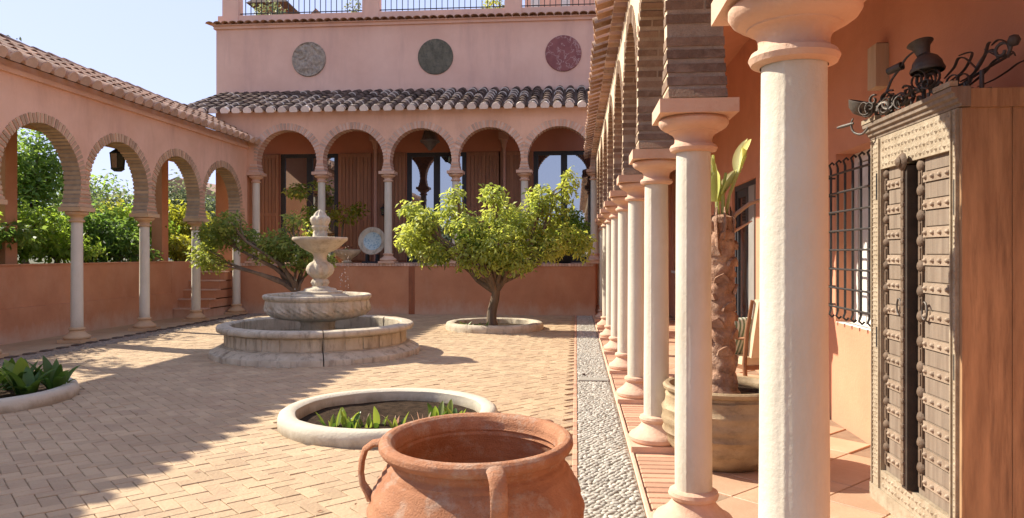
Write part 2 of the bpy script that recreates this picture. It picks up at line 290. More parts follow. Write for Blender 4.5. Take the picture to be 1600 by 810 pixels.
def recalc(o):
    import bmesh
    bm = bmesh.new(); bm.from_mesh(o.data); bmesh.ops.recalc_face_normals(bm, faces=bm.faces); bm.to_mesh(o.data); bm.free()

def struct(o): return tag(o, kind="structure")

# leaves: numpy cloud of bent kites
def leaf_cloud(name, m, parent, blobs, size=0.08, aspect=0.45, droop=0.3, hollow=0.35, seed=1, top=None):
    rng = np.random.default_rng(seed); C = []; N = []
    for (c, r, n) in blobs:
        d = rng.normal(size=(n, 3)); d /= np.linalg.norm(d, axis=1)[:, None]
        rad = hollow + (1 - hollow) * rng.random(n) ** 0.6
        wob = 1 + 0.22 * np.sin(d[:, 0] * 5 + c[0] * 3) * np.cos(d[:, 2] * 6 + c[1] * 2)
        C.append(np.array(c) + d * np.array(r) * (rad * wob)[:, None]); N.append(d)
    C = np.concatenate(C); N = np.concatenate(N); n = len(C)
    nrm = N * 0.6 + np.array([0, 0, 0.55]) + rng.normal(size=(n, 3)) * 0.55; nrm /= np.linalg.norm(nrm, axis=1)[:, None]
    tg = N * 0.5 + rng.normal(size=(n, 3)) * 0.8 - np.array([0, 0, droop]); tg -= nrm * (tg * nrm).sum(1)[:, None]; tg /= np.linalg.norm(tg, axis=1)[:, None]
    sd = np.cross(nrm, tg); L = size * (0.65 + 0.7 * rng.random(n))[:, None]; Wd = L * aspect
    V = np.stack([C, C + tg * L * 0.5 + sd * Wd * 0.5 + nrm * L * 0.08, C + tg * L - nrm * L * 0.15, C + tg * L * 0.5 - sd * Wd * 0.5 + nrm * L * 0.08], 1).reshape(-1, 3)
    inv = np.array(W(parent).inverted()); V = V @ inv[:3, :3].T + inv[:3, 3]
    me = bpy.data.meshes.new(name); me.vertices.add(4 * n); me.loops.add(4 * n); me.polygons.add(n)
    me.vertices.foreach_set("co", V.ravel()); me.loops.foreach_set("vertex_index", np.arange(4 * n))
    me.polygons.foreach_set("loop_start", np.arange(0, 4 * n, 4)); me.polygons.foreach_set("loop_total", np.full(n, 4))
    clump = 0.5 + 0.5 * np.sin(C[:, 0] * 4.1 + 1.3) * np.cos(C[:, 1] * 3.7) * np.sin(C[:, 2] * 5.3 + 0.7)
    blob_r = np.concatenate([np.full(b[2], rng.random()) for b in blobs])
    rv = np.clip(0.28 * clump + 0.40 * blob_r + 0.32 * rng.random(n), 0, 0.999)
    at = me.attributes.new("rnd", 'FLOAT', 'POINT'); at.data.foreach_set("value", np.repeat(rv, 4).astype(np.float32))
    me.materials.append(m); me.update(); me.validate()
    return link(name, me, W(parent), parent)

def bend(p0, p1, n=6, sag=0.1, wig=0.05, rnd=random):
    p0, p1 = Vector(p0), Vector(p1); L = (p1 - p0).length; pts = []
    ph = rnd.random() * 6
    for i in range(n + 1):
        t = i / n; p = p0.lerp(p1, t); p.z += sag * L * math.sin(PI * t)
        p.x += wig * L * math.sin(4 * t + ph) * t * (1 - t) * 2; p.y += wig * L * math.cos(5 * t + ph) * t * (1 - t) * 2; pts.append(p)
    return pts

def blade_mesh(name, L, Wd, bendang, m, fold=0.25, n=8, tip=1.0):
    """a leaf growing up +Z from the origin and arching to +X, with a folded midrib"""
    vs = []; fs = []; x = z = 0.0; a = 0.0
    for i in range(n + 1):
        t = i / n; wd = Wd * (math.sin(PI * min(1, (0.12 + 0.88 * t)) ** 0.9) ** 0.8 if t < 1 else 0.02) * 0.5
        dx, dz = math.cos(a), -math.sin(a)
        vs += [(x - fold * wd * dx, -wd, z + fold * wd * math.sin(a)), (x + fold * wd * 0.6 * dx, 0, z), (x - fold * wd * dx, wd, z + fold * wd * math.sin(a))]
        if i < n:
            a += bendang / n * (0.4 + 1.2 * t); x += L / n * math.sin(a); z += L / n * math.cos(a)
            b = 3 * i; fs += [(b, b + 1, b + 4, b + 3), (b + 1, b + 2, b + 5, b + 4)]
    me = bpy.data.meshes.new(name); me.from_pydata(vs, [], fs); me.materials.append(m); me.shade_smooth(); return me

# ================================================================== GROUND AND SETTING
XR, XL, YF = 0.6625, -9.02, 19.3           # right arcade axis, left arcade axis, house front
g = MB(); g.add([(-1500, -1500, -.12), (1500, -1500, -.12), (1500, 1500, -.12), (-1500, 1500, -.12)], [(0, 1, 2, 3)])
struct(g.build("ground", M['garden_soil']))

# circles cut out of the paving
CUTS = [(-1.78, 6.97, 1.0), (-6.58, 7.50, 1.0), (-4.2, 11.75, 1.62), (-1.74, 15.76, 1.0), (-6.35, 15.9, 1.0)]
floor = MB().box(-10.3, 2.5, -2.0, 21.6, -.10, -.012).build("courtyard_floor", M['joint']); struct(floor)

def herringbone():
    out = []; w_ = 0.114; s2 = math.sqrt(.5)
    rng = range(-160, 161)
    for i in rng:
        for j in rng:
            d = (i - j) % 4
            if d == 0: cx, cy, L, Wd = i + 1.0, j + .5, 2, 1
            elif d == 3: cx, cy, L, Wd = i + .5, j + 1.0, 1, 2
            else: continue
            a, b = cx * w_, cy * w_; X = (a + b) * s2 - 4.0; Y = (b - a) * s2 + 11.0
            if not (-8.22 < X < -0.03 and 2.2 < Y < 19.2): continue
            if any((X - c[0]) ** 2 + (Y - c[1]) ** 2 < c[2] ** 2 for c in CUTS): continue
            out.append((X, Y, L * w_ - .0036, Wd * w_ - .0036))
    return out
HB = herringbone(); HB.sort(key=lambda b: math.hypot(b[0], b[1]) if b[1] > 3.4 and b[0] > -b[1] * .85 else 99)
pav = [MB().bevbox(-.1118, .1118, -.0548, .0548, -.04, 0, .004).mesh("paver", M['paver']),
       MB().bevbox(-.0548, .0548, -.1118, .1118, -.04, 0, .004).mesh("paver_across", M['paver'])]
R45 = Matrix.Rotation(R_(-45), 4, 'Z')
rest = MB()
for k, (X, Y, L, Wd) in enumerate(HB):
    T = Matrix.Translation((X, Y, random.gauss(0, .0016))) @ R45 @ Euler((random.gauss(0, .006), random.gauss(0, .006), random.gauss(0, .012))).to_matrix().to_4x4()
    if k < 300: link("paver", pav[0 if L > Wd else 1], T, floor)
    else: rest.bevbox(-L / 2, L / 2, -Wd / 2, Wd / 2, -.04, 0, .005, T, rnd=random.random())
tag(rest.build("far_pavers", M['paver'], floor), kind="stuff")
# stone courses at the court edges
rest = MB()
for k in range(int(17 / .16)):
    y = 2.4 + k * .16
    rest.bevbox(-.028, .012, y, y + .152, -.04, .004, .005, rnd=random.random())
tag(rest.build("edging_stones", M['brick_edge'], floor), kind="stuff")
rest = MB()
for k in range(int(10.5 / .19)):
    y = 8.6 + k * .19
    if k % 2: rest.bevbox(-8.80, -8.66, y, y + .15, -.04, .012, .01, rnd=random.random())
tag(rest.build("dark_edging_stones", M['lime_seam'], floor), kind="stuff")

# pebble strip along the right arcade
strip = MB().box(.014, .425, -2, 19.28, -.012, -.006).build("pebble_strip", M['pebble_bed']); struct(strip)
def pebble_bm(a, b, h, seg=7):
    mb = MB(); vs = []; fs = []
    for (q, zz) in ((1.0, -.3), (.93, .45), (.6, .86)):
        for k in range(seg):
            t = 2 * PI * k / seg; vs.append((a * q * math.cos(t) * (1 + .12 * math.sin(3 * t + a * 90)), b * q * math.sin(t), h * zz))
    vs.append((0, 0, h))
    for i in range(2):
        for k in range(seg): fs.append((i * seg + k, i * seg + (k + 1) % seg, (i + 1) * seg + (k + 1) % seg, (i + 1) * seg + k))
    for k in range(seg): fs.append((2 * seg + k, 2 * seg + (k + 1) % seg, 3 * seg))
    return mb, vs, fs
PB = [pebble_bm(a, b, h) for a, b, h in ((.027, .017, .009), (.022, .019, .008), (.029, .016, .008), (.019, .015, .009))]
pbm = []
for (mb, vs, fs) in PB:
    pbm.append(MB().add(vs, fs).mesh("pebble", M['pebble'], 80))
def scatter_pebbles(x0, x1, y0, y1, parent, n_obj, pm='pebble', dx=.042, dy=.038, skip=None):
    pts = []; ny = int((y1 - y0) / dy); nx = int((x1 - x0) / dx)
    for j in range(ny):
        for i in range(nx):
            x = x0 + (i + .5 + (.5 if j % 2 else 0)) * dx + random.gauss(0, .006); y = y0 + (j + .5) * dy + random.gauss(0, .006)
            if x > x1 - .015 or (skip and skip(x, y)): continue
            pts.append((x, y))
    pts.sort(key=lambda p: p[1] if p[1] > 4.0 else 99); far = MB()
    for k, (x, y) in enumerate(pts):
        q = random.randrange(4); T = Matrix.Translation((x, y, -.003 + random.gauss(0, .001))) @ Matrix.Rotation(random.gauss(.5, .6), 4, 'Z') @ Matrix.Scale(random.uniform(.85, 1.15), 4)
        if k < n_obj: link("pebble", pbm[q], T, parent)
        else: far.add([T @ Vector(p) for p in PB[q][1]], PB[q][2], random.random())
    tag(far.build("far_pebbles", M[pm], parent, 80), kind="stuff")
slabY = 9.45
scatter_pebbles(.02, .425, 3.6, 19.25, strip, 300, skip=lambda x, y: abs(y - slabY) < .15)
dc = thing("drain_cover", "pale stone drain slab set across the pebble strip", "drain cover", (.22, slabY, 0))
MB().bevbox(.03, .415, slabY - .10, slabY + .11, -.03, .014, .008).build("slab", M['pebble'], dc)
MB().box(.03, .415, slabY - .145, slabY - .115, -.03, .006).build("slot", M['lime_seam'], dc)
MB().box(.085, .12, slabY + .32, slabY + .37, -.01, .022).build("bolt_cover", M['lime_seam'], dc)
kerb = MB().bevbox(.430, .462, -2, 19.28, -.02, .012, .006).build("strip_kerb", M['terracotta_trim']); struct(kerb)
strip2 = MB().box(-8.64, -8.24, 2, 19.28, -.012, -.006).build("garden_side_pebble_strip", M['pebble_bed']); struct(strip2)
scatter_pebbles(-8.63, -8.24, 8.0, 19.2, strip2, 0, 'pebble_dull')

# brick-on-edge border under the right columns
border = MB().box(.464, .90, -2, 19.28, -.05, -.008).build("brick_border", M['joint']); struct(border)
bem = MB().bevbox(-.205, .205, -.045, .045, -.03, 0.006, .006).mesh("edge_brick", M['brick_edge'])
for k in range(int(16.2 / .108)):
    y = 2.9 + k * .108
    link("edge_brick", bem, Matrix.Translation((.68 + random.gauss(0, .003), y, random.gauss(0, .0015))) @ Matrix.Rotation(random.gauss(0, .008), 4, 'Z'), border)
# porch floor of large tiles laid on the diagonal
porch = MB().box(.902, 2.47, -2, 19.28, -.05, -.010).build("porch_floor", M['joint']); struct(porch)
ptm = MB().bevbox(-.201, .201, -.201, .201, -.03, 0.002, .004).mesh("porch_tile", M['porch_tile'])
q = .408; s2 = math.sqrt(.5)
for i in range(-40, 41):
    for j in range(-40, 41):
        X = (i + j) * q * s2 + 1.6; Y = (j - i) * q * s2 + 7.0
        if 1.02 < X < 2.40 and 1.2 < Y < 19.0:
            link("porch_tile", ptm, Matrix.Translation((X, Y, random.gauss(0, .001))) @ Matrix.Rotation(R_(45), 4, 'Z'), porch)
walk = MB().box(-10.1, -8.84, 2, 19.2, -.012, -.003).build("garden_walk", M['paver']); struct(walk)

# ================================================================== ARCADES
def col_profiles():
    cap = [(.101, .0), (.128, .010), (.136, .028), (.128, .046), (.112, .055), (.106, .066), (.106, .085), (.111, .102), (.124, .118), (.140, .126), (.142, .131), (.166, .142), (.186, .157), (.197, .176), (.197, .194), (.186, .210), (.172, .217), (.0, .218)]
    base = [(.0, .056), (.205, .057), (.222, .075), (.225, .10), (.212, .122), (.185, .135), (.178, .142), (.150, .165), (.125, .195), (.118, .215), (.134, .225), (.140, .243), (.134, .262), (.112, .272), (.10, .276)]
    return cap, base
CAPP, BASEP = col_profiles()
def shaft_fn(seed, amt):
    def fn(r, z, a):
        d = (a + 2.11 + PI) % (2 * PI) - PI
        return r * (1 + amt * noise.noise((math.cos(a) * 2 + seed, math.sin(a) * 2, z * 2.5))) + (.0022 + .001 * noise.noise((z * 20, 0, 0))) * math.exp(-(d / .055) ** 2)
    return fn
_cm = {}
def column_meshes(trim, H, key, near=False):
    k = (key, near)
    if k in _cm: return _cm[k]
    seg = 120 if near else 28; nz = 60 if near else 12
    sh = MB().lathe([(.104 - .008 * i / nz, .27 + (H - .27 - .262) * i / nz) for i in range(nz + 1)], seg, fn=shaft_fn(3, .018 if near else .012)).mesh("column", M['shaft'], 60)
    ca = MB(); ca.lathe([(r * .98, z * .915 + H - .270) for r, z in CAPP], seg); ca.box(-.21, .21, -.21, .21, H - .075, H)
    ca = ca.mesh("capital", trim, 35)
    ba = MB(); ba.lathe(BASEP, seg); ba.box(-.222, .222, -.222, .222, 0, .057); ba = ba.mesh("base", trim, 35)
    _cm[k] = (sh, ca, ba); return _cm[k]
def column(parent, x, y, z, trim, H, key, near=False, rz=0):
    sh, ca, ba = column_meshes(trim, H, key, near); T = Matrix.Translation((x, y, z)) @ Matrix.Rotation(rz, 4, 'Z')
    c = link("column", sh, T, parent); link("capital", ca, T, c); link("base", ba, T, c); return c

def arcade_wall(parent, T, n, s, c, r, zs, ztop, th, ring, nv, face, brickm, mortar, e0=0.3, e1=0.3, obj_bays=None, course=.078, proud=.014):
    """horseshoe arches along local x, thickness along local y; T places it in the world"""
    R = r + .007; top = ztop - zs - c; mb = MB()
    phm = math.acos(-c / R); phb = PI / 2 + math.atan(c / (s / 2)); phc = math.atan2(s / 2, top)
    angs = sorted(set([round(a, 5) for a in np.linspace(-phm, phm, 53)] + [phb, -phb, phc, -phc]))
    for k in range(n):
        cx = (k + .5) * s; cz = zs + c; vi = []; vo = []
        for a in angs:
            sa, ca_ = math.sin(a), math.cos(a); t = 1e9
            if abs(sa) > 1e-6: t = min(t, (s / 2) / abs(sa))
            if ca_ > 1e-6: t = min(t, top / ca_)
            if ca_ < -1e-6: t = min(t, c / -ca_)
            t = max(t, R); vi.append((cx + R * sa, cz + R * ca_)); vo.append((cx + t * sa, cz + t * ca_))
        m_ = len(angs)
        for y, flip in ((-th / 2, 0), (th / 2, 1)):
            mb.cur = 0; vs = [T @ Vector((p[0], y, p[1])) for p in vi + vo]
            fs = [((i, i + 1, m_ + i + 1, m_ + i) if not flip else (m_ + i, m_ + i + 1, i + 1, i)) for i in range(m_ - 1)]
            mb.add(vs, fs)
        mb.cur = 1; vs = [T @ Vector((p[0], -th / 2, p[1])) for p in vi] + [T @ Vector((p[0], th / 2, p[1])) for p in vi]
        mb.add(vs, [(i, m_ + i, m_ + i + 1, i + 1) for i in range(m_ - 1)])
    mb.cur = 0
    if e0: mb.box(-e0, 0, -th / 2, th / 2, zs, ztop, T)
    if e1: mb.box(n * s, n * s + e1, -th / 2, th / 2, zs, ztop, T)
    wall = mb.build("wall", [face, mortar], parent)
    # bricks
    h = .31 * PI / nv; yo = th / 2 + proud; far = MB(); V8 = [(0, 2, 3, 1), (4, 5, 7, 6), (0, 1, 5, 4), (2, 6, 7, 3), (0, 4, 6, 2), (1, 3, 7, 5)]
    shapes = []
    for i in range(nv):
        a = -PI / 2 + (i + .5) * PI / nv; a += random.gauss(0, .004); jr = random.uniform(-.003, .003); yy = yo + random.uniform(-.003, .004)
        sm = max(abs(math.sin(a - h)), abs(math.sin(a + h))); ro = min(r + ring + random.uniform(-.008, .008), (s / 2 - .005) / sm)
        cuts = [(-yy, yy)]
        if proud < .01 and random.random() < .6:
            m_ = random.choice((-.05, .04, 0, .06)); cuts = [(-yy, m_ - .007), (m_ + .007, yy)]
        shapes += [[(q_ * math.sin(b), y, q_ * math.cos(b)) for b in (a - h, a + h) for y in yp for q_ in (r + jr + .0015 * ci, ro)] for ci, yp in enumerate(cuts)]
    meshes = [MB().add(v, V8).mesh("brick", brickm) for v in shapes]
    nc = int(c / course); cshapes = []
    for i in range(nc):
        z0 = .012 + i * course + random.uniform(-.004, .004); z1 = z0 + course * .64; yy = yo + random.uniform(-.003, .004)
        hw = [s / 2 - math.sqrt(r * r - (z - c) ** 2) for z in (z0, z1)]
        cshapes.append([(sx * hw[zi], y, (z0, z1)[zi]) for zi in (0, 1) for y in (-yy, yy) for sx in (-1, 1)])
    cmeshes = [MB().add(v, [(0, 1, 3, 2), (4, 6, 7, 5), (0, 4, 5, 1), (2, 3, 7, 6), (0, 2, 6, 4), (1, 5, 7, 3)]).mesh("brick", brickm) for v in cshapes]
    ob = range(n) if obj_bays is None else obj_bays
    for k in range(n):
        for i in range(len(shapes)):
            Tk = T @ Matrix.Translation(((k + .5) * s, 0, zs + c))
            if k in ob: link("brick", meshes[i], Tk, wall)
            else: far.add([Tk @ Vector(p) for p in shapes[i]], V8, random.random())
    for k in range(n + 1):
        for i in range(nc):
            Tk = T @ Matrix.Translation((k * s, 0, zs))
            if k in ob: link("brick", cmeshes[i], Tk, wall)
            else: far.add([Tk @ Vector(p) for p in cshapes[i]], [(0, 1, 3, 2), (4, 6, 7, 5), (0, 4, 5, 1), (2, 3, 7, 6), (0, 2, 6, 4), (1, 5, 7, 3)], random.random())
    if far.v: tag(far.build("distant_bricks", brickm, wall), kind="stuff")
    return wall

# ---- roof tiles
def tile_shape(L=.46, r0=.085, r1=.105, th=.014, seg=7):
    vs = []; fs = []
    for (r, y) in ((r0, L), (r1, 0.0)):
        for q_ in (r, r - th):
            for k in range(seg + 1):
                a = PI * k / seg; vs.append((q_ * math.cos(a), y, q_ * math.sin(a) * .92))
    n = seg + 1
    for k in range(seg):
        fs += [(k, k + 1, 2 * n + k + 1, 2 * n + k), (n + k, 3 * n + k, 3 * n + k + 1, n + k + 1), (k, n + k, n + k + 1, k + 1), (2 * n + k, 2 * n + k + 1, 3 * n + k + 1, 3 * n + k)]
    fs += [(0, 2 * n, 3 * n, n), (seg, n + seg, 3 * n + seg, 2 * n + seg)]
    return vs, fs
TV, TF = tile_shape()
def rim_shape(L=.022, r=.1075, th=.02, seg=7):
    """a lip of lime mortar at a tile's lower end"""
    vs = []; fs = []
    for (q_, y) in ((r, L), (r + .003, -.006), (r - th, -.006)):
        for k in range(seg + 1):
            a = PI * k / seg; vs.append((q_ * math.cos(a), y, q_ * math.sin(a) * .92))
    n = seg + 1
    for i in range(2):
        for k in range(seg): fs.append((i * n + k, i * n + k + 1, (i + 1) * n + k + 1, (i + 1) * n + k))
    return vs, fs
RV, RF_ = rim_shape()
_pm = {}
def tile_roof(parent, O, A, U, ncol, nrow, pitch, expo, tm, plug=None, obj_rows=None, pan_over=.06, name="roof", rims=None, size=1.0):
    """barrel tiles: O eave start, A unit along eave, U unit up the slope"""
    O, A, U = Vector(O), Vector(A).normalized(), Vector(U).normalized(); Nn = A.cross(U).normalized()
    if Nn.z < 0: Nn = -Nn
    def frame(p): 
        X = U.cross(Nn).normalized()
        return Matrix(((X.x, U.x, Nn.x, p.x), (X.y, U.y, Nn.y, p.y), (X.z, U.z, Nn.z, p.z), (0, 0, 0, 1)))
    roof = MB(); Ls = nrow * expo
    a0, b0 = O + U * .30, O + U * .30 + A * (ncol * pitch)
    vs = [a0, b0, b0 + U * (Ls - .1), a0 + U * (Ls - .1)]; vs = [p - Nn * .03 for p in vs] + [p - Nn * .09 for p in vs]
    roof.add(vs, [(0, 1, 2, 3), (7, 6, 5, 4), (0, 4, 5, 1), (1, 5, 6, 2), (2, 6, 7, 3), (3, 7, 4, 0)])
    roof = roof.build(name, M['tile_under'], parent)
    tmesh = MB().add(TV, TF).mesh("roof_tile", tm, 50)
    far = MB(); pans = MB(); lips = MB(); SZ = Matrix.Diagonal((size, 1, size, 1))
    for i in range(ncol):
        c = O + A * ((i + .5) * pitch)
        for j in range(nrow):
            p = c + U * (j * expo - pan_over + random.gauss(0, .008)) + A * random.gauss(0, .006) + Nn * (.004)
            T = frame(p) @ Matrix.Translation((0, 0, .012)) @ Matrix.Rotation(R_(-2.0), 4, 'X') @ Matrix.Rotation(random.gauss(0, .018), 4, 'Z') @ SZ
            if rims and j and random.random() < .3: lips.add([T @ Vector(v) for v in RV], RF_, random.random())
            if obj_rows is None or j in obj_rows: link("roof_tile", tmesh, T, roof)
            else: far.add([T @ Vector(v) for v in TV], TF, random.random())
            p2 = O + A * (i * pitch) + U * (j * expo + (.25 if j == 0 else .04))
            T2 = frame(p2) @ Matrix.Translation((0, 0, .058 + .0)) @ Matrix.Rotation(PI, 4, 'Y') @ Matrix.Rotation(R_(2.0), 4, 'X')
            pans.add([T2 @ Vector(v) for v in TV], TF, random.random())
        if plug:
            T = frame(c + U * (-pan_over - .012) + Nn * .012); q_ = .099 * size
            pr = [(q_ * math.cos(PI * k / 8), q_ * .95 * math.sin(PI * k / 8)) for k in range(9)] + [(-q_ * .8, -.045), (q_ * .8, -.045)]
            if 'plug' not in _pm or _pm['plug'][1] is not plug: _pm['plug'] = (MB().prism(pr, 'y', 0, .12).mesh("mortar_plug", plug), plug)
            link("mortar_plug", _pm['plug'][0], T, roof)
    if lips.v: tag(lips.build("mortar_lips", rims, roof, 50), kind="stuff")
    tag(pans.build("channel_tiles", tm, roof, 50), kind="stuff")
    if far.v: tag(far.build("upper_tiles", tm, roof, 50), kind="stuff")
    return roof

SPR = 2.44
# ---- right arcade and house wing
SR = 1.937; CR = .437; RR = .903
wing = thing("porch_wing", "sunlit salmon house wing with a long porch of cream columns beside the pebble strip", "house wing", (XR, .387, 0))
Tr = Matrix.Translation((XR, .387, 0)) @ Matrix.Rotation(R_(90), 4, 'Z')
for k in range(11): column(wing, XR, .387 + k * SR, 0, M['terracotta_trim'], SPR, 'r', near=(k < 4))
arcade_wall(wing, Tr, 10, SR, CR, RR, SPR, 4.15, .31, .155, 36, M['stucco_sunlit'], M['brick'], M['mortar'], e0=2.0, e1=.25, obj_bays=range(1, 6), proud=.006)
# eave: a lower course of projecting tiles, then the roof
mb = MB()
for k in range(68):
    y = -1.2 + k * .315 + .16
    T = Matrix.Translation((XR - .155 - .13, y, 4.045)) @ Matrix.Rotation(R_(-90), 4, 'Z') @ Matrix.Scale(.9, 4)
    mb.add([T @ Vector((v[0], v[1] * .6, v[2])) for v in TV], TF, random.random())
tag(mb.build("eave_course", M['tile'], wing, 50), kind="stuff")
sl = math.atan(.35)
tile_roof(wing, (XR - .155 - .22, 20.2, 4.17), (0, -1, 0), (math.cos(sl), 0, math.sin(sl)), 68, 8, .315, .36, M['tile'], obj_rows=(0, 1, 2))
# porch walls
XW = 2.47
mb = MB()
def wall_with_holes(mb, x0, x1, y0, y1, z0, z1, holes, axis='x'):
    """slab between x0..x1 (axis x) or y0..y1 (axis y) pierced by rectangular holes (a0,a1,b0,b1)"""
    A0, A1 = (y0, y1) if axis == 'x' else (x0, x1)
    cuts = sorted({A0, A1, *[h[0] for h in holes], *[h[1] for h in holes]})
    for a, b in zip(cuts, cuts[1:]):
        hs = sorted([h for h in holes if h[0] <= a + 1e-6 and h[1] >= b - 1e-6], key=lambda h: h[2]); z = z0
        for h in hs + [None]:
            zt = h[2] if h else z1
            if zt > z + 1e-4:
                if axis == 'x': mb.box(x0, x1, a, b, z, zt)
                else: mb.box(a, b, y0, y1, z, zt)
            z = h[3] if h else z1
    return mb
WIN = (5.85, 7.30, .95, 2.55); GRI = (5.85, 7.26, 1.08, 2.44); DOOR = (10.45, 12.0, 0.0, 2.66); WIN2 = (17.3, 19.1, 1.18, 3.62)
wall_with_holes(mb, XW, XW + .32, -2.5, 19.95, -.05, 5.05, [WIN, DOOR, WIN2])
mb.build("porch_wall", M['stucco_int'], wing)
MB().box(.51, XW + .3, 19.72, 19.98, -.05, 4.9).build("end_wall", M['stucco_int'], wing)
mb = MB(); mb.add([(XR + .155, -2.5, 4.08), (XW + .4, -2.5, 4.82), (XW + .4, 20, 4.82), (XR + .155, 20, 4.08)], [(0, 3, 2, 1)])
mb.add([(XR + .1, -2.5, 4.10), (XW + .4, -2.5, 4.86), (XW + .4, 20, 4.86), (XR + .1, 20, 4.10)], [(0, 1, 2, 3)]); mb.build("porch_ceiling", M['stucco_int'], wing)
# grilled window
def window(parent, wn, x, curt=False):
    y0, y1, z0, z1 = wn; f = MB()
    for a in ((y0, y0 + .09, z0, z1), (y1 - .09, y1, z0, z1), (y0 + .09, y1 - .09, z1 - .09, z1), (y0 + .09, y1 - .09, z0, z0 + .09)): f.box(x + .17, x + .23, *a)
    ym = (y0 + y1) / 2; f.box(x + .171, x + .228, ym - .05, ym + .05, z0 + .09, z1 - .09)
    f = f.build("window", M['white'] if curt else M['frame'], parent)
    for a, b in ((y0 + .09, ym - .05), (ym + .05, y1 - .09)): MB().box(x + .19, x + .20, a, b, z0 + .09, z1 - .09).build("pane", M['glass_dark'], f)
    return f
wf = window(wing, WIN, XW, True)
for a, b in ((WIN[0] + .1, WIN[0] + .62), (WIN[0] + .83, WIN[1] - .1)):
    cu = MB(); n = 14
    vs = []; 
    for k in range(n * 3 + 1):
        y = a + (b - a) * k / (n * 3); d = .012 * math.sin(k * 2.1); vs += [(XW + .178 + d * .4, y, WIN[2] + .1), (XW + .178 + d * .4, y, WIN[3] - .1)]
    cu.add(vs, [(2 * k, 2 * k + 1, 2 * k + 3, 2 * k + 2) for k in range(n * 3)]); cu.build("lace_curtain", M['curtain_white'], wf, 80)
MB().box(XW + .002, XW + .17, WIN[0] + .002, WIN[1] - .002, WIN[2] - .03, WIN[2] + .004).build("sill", M['white'], wf)
gr = thing("window_grille", "black wrought iron grille over the porch window behind the cabinet", "window grille", (XW - .1, 6.6, WIN[2]))
xg = XW - .11
for k in range(9):
    y = GRI[0] - .02 + k * (GRI[1] - GRI[0] + .04) / 8
    MB().tube([(xg, y, GRI[2] + .0), (xg, y, GRI[3] - .06)], .011, 6).build("bar", M['iron_black'], gr)
for k in range(8):
    z = GRI[2] + .04 + k * (GRI[3] - GRI[2] - .16) / 7
    MB().tube([(XW + .0, GRI[0] - .05, z), (xg - .012, GRI[0] - .05, z), (xg - .012, GRI[1] + .05, z), (XW, GRI[1] + .05, z)], .010, 6).build("crossbar", M['iron_black'], gr)
for k in range(9):
    y = GRI[0] - .02 + k * (GRI[1] - GRI[0] + .04) / 8
    for zz, sg in ((GRI[3] - .06, 1), (GRI[2], -1)):
        MB().tube([(xg, y, zz), (xg - .015, y, zz + .04 * sg), (xg + .01, y, zz + .065 * sg), (xg + .03, y, zz + .045 * sg)], .010, 6).build("scroll", M['iron_black'], gr)
# porch door and dark far window
def door(parent, dn, x, open_leaf=True):
    y0, y1, z0, z1 = dn; f = MB()
    for a in ((y0, y0 + .08, z0, z1), (y1 - .08, y1, z0, z1), (y0 + .08, y1 - .08, z1 - .08, z1)): f.box(x + .04, x + .14, *a)
    f = f.build("door", M['frame'], parent); ym = (y0 + y1) / 2
    for a, b in ((y0 + .08, ym - .01), (ym + .01, y1 - .08)):
        l = MB()
        for q_ in ((a, a + .09, z0 + .02, z1 - .08), (b - .09, b, z0 + .02, z1 - .08), (a + .09, b - .09, z1 - .19, z1 - .08), (a + .09, b - .09, z0 + .02, z0 + .2)): l.box(x + .06, x + .105, *q_)
        l = l.build("door_leaf", M['frame'], f)
        MB().box(x + .078, x + .088, a + .09, b - .09, z0 + .2, z1 - .19).build("pane", M['glass_dark'], f)
    return f
door(wing, DOOR, XW)
l = MB().box(XW - .02, XW - .0 + .03, DOOR[0] + .02, DOOR[0] + .34, .02, DOOR[3] - .1).build("folded_shutter", M['frame_grey'], wing)
f2 = window(wing, WIN2, XW); 
MB().box(XW - .05, XW + .1, WIN2[0] - .05, WIN2[1] + .05, WIN2[2] - .06, WIN2[2] - .002).build("sill", M['white'], f2)
# pale wooden box on the porch wall
wl = thing("wall_light", "pale wooden wall light box above the carved cabinet", "wall light", (XW - .05, 6.2, 2.93))
MB().box(XW - .10, XW - .001, 6.09, 6.26, 2.93, 3.27).build("box", M['wood_pale'], wl)
MB().box(XW - .085, XW - .002, 6.105, 6.245, 3.27, 3.28).build("lid", M['wood_mid'], wl)

# ---- left arcade
SL = 2.107; CL = .407; RL = .933; Y0L = 12.68 - 5 * SL
garc = thing("garden_arcade", "salmon arcade of horseshoe arches on cream columns before the garden", "arcade", (XL, Y0L, 0))
Tl = Matrix.Translation((XL, Y0L, 0)) @ Matrix.Rotation(R_(90), 4, 'Z')
for k in range(9): column(garc, XL, Y0L + k * SL, 0, M['trim_ochre'] if k < 7 else M['trim_ochre'], SPR, 'l')
arcade_wall(garc, Tl, 8, SL, CL, RL, SPR, 4.64, .31, .165, 36, M['stucco'], M['brick_tan'], M['mortar'], e0=.3, e1=.30, obj_bays=range(3, 8))
sl2 = math.atan(.5)
XE = -8.58
tile_roof(garc, (XE, Y0L - .3, 4.60), (0, 1, 0), (-math.cos(sl2), 0, math.sin(sl2)), 55, 4, .318, .36, M['tile'], plug=M['tile_plug'], name="roof", size=1.25)
tile_roof(garc, (-11.32, Y0L - .3 + 55 * .318, 4.515), (0, -1, 0), (math.cos(sl2), 0, math.sin(sl2)), 55, 4, .318, .36, M['tile'], obj_rows=(), name="garden_roof")
rid = MB()
for k in range(44):
    y = Y0L - .3 + k * .40; T = Matrix.Translation((-9.87, y, 5.255 + random.gauss(0, .006)))
    rid.add([T @ Vector((v[0] * 1.5, v[1], v[2] * 1.3)) for v in TV], TF, random.random())
tag(rid.build("ridge_tiles", M['tile'], garc, 50), kind="stuff")
MB().box(XL + .156, XL + .215, Y0L - .3, 19.3, 4.44, 4.52).build("eave_moulding", M['stucco'], garc)
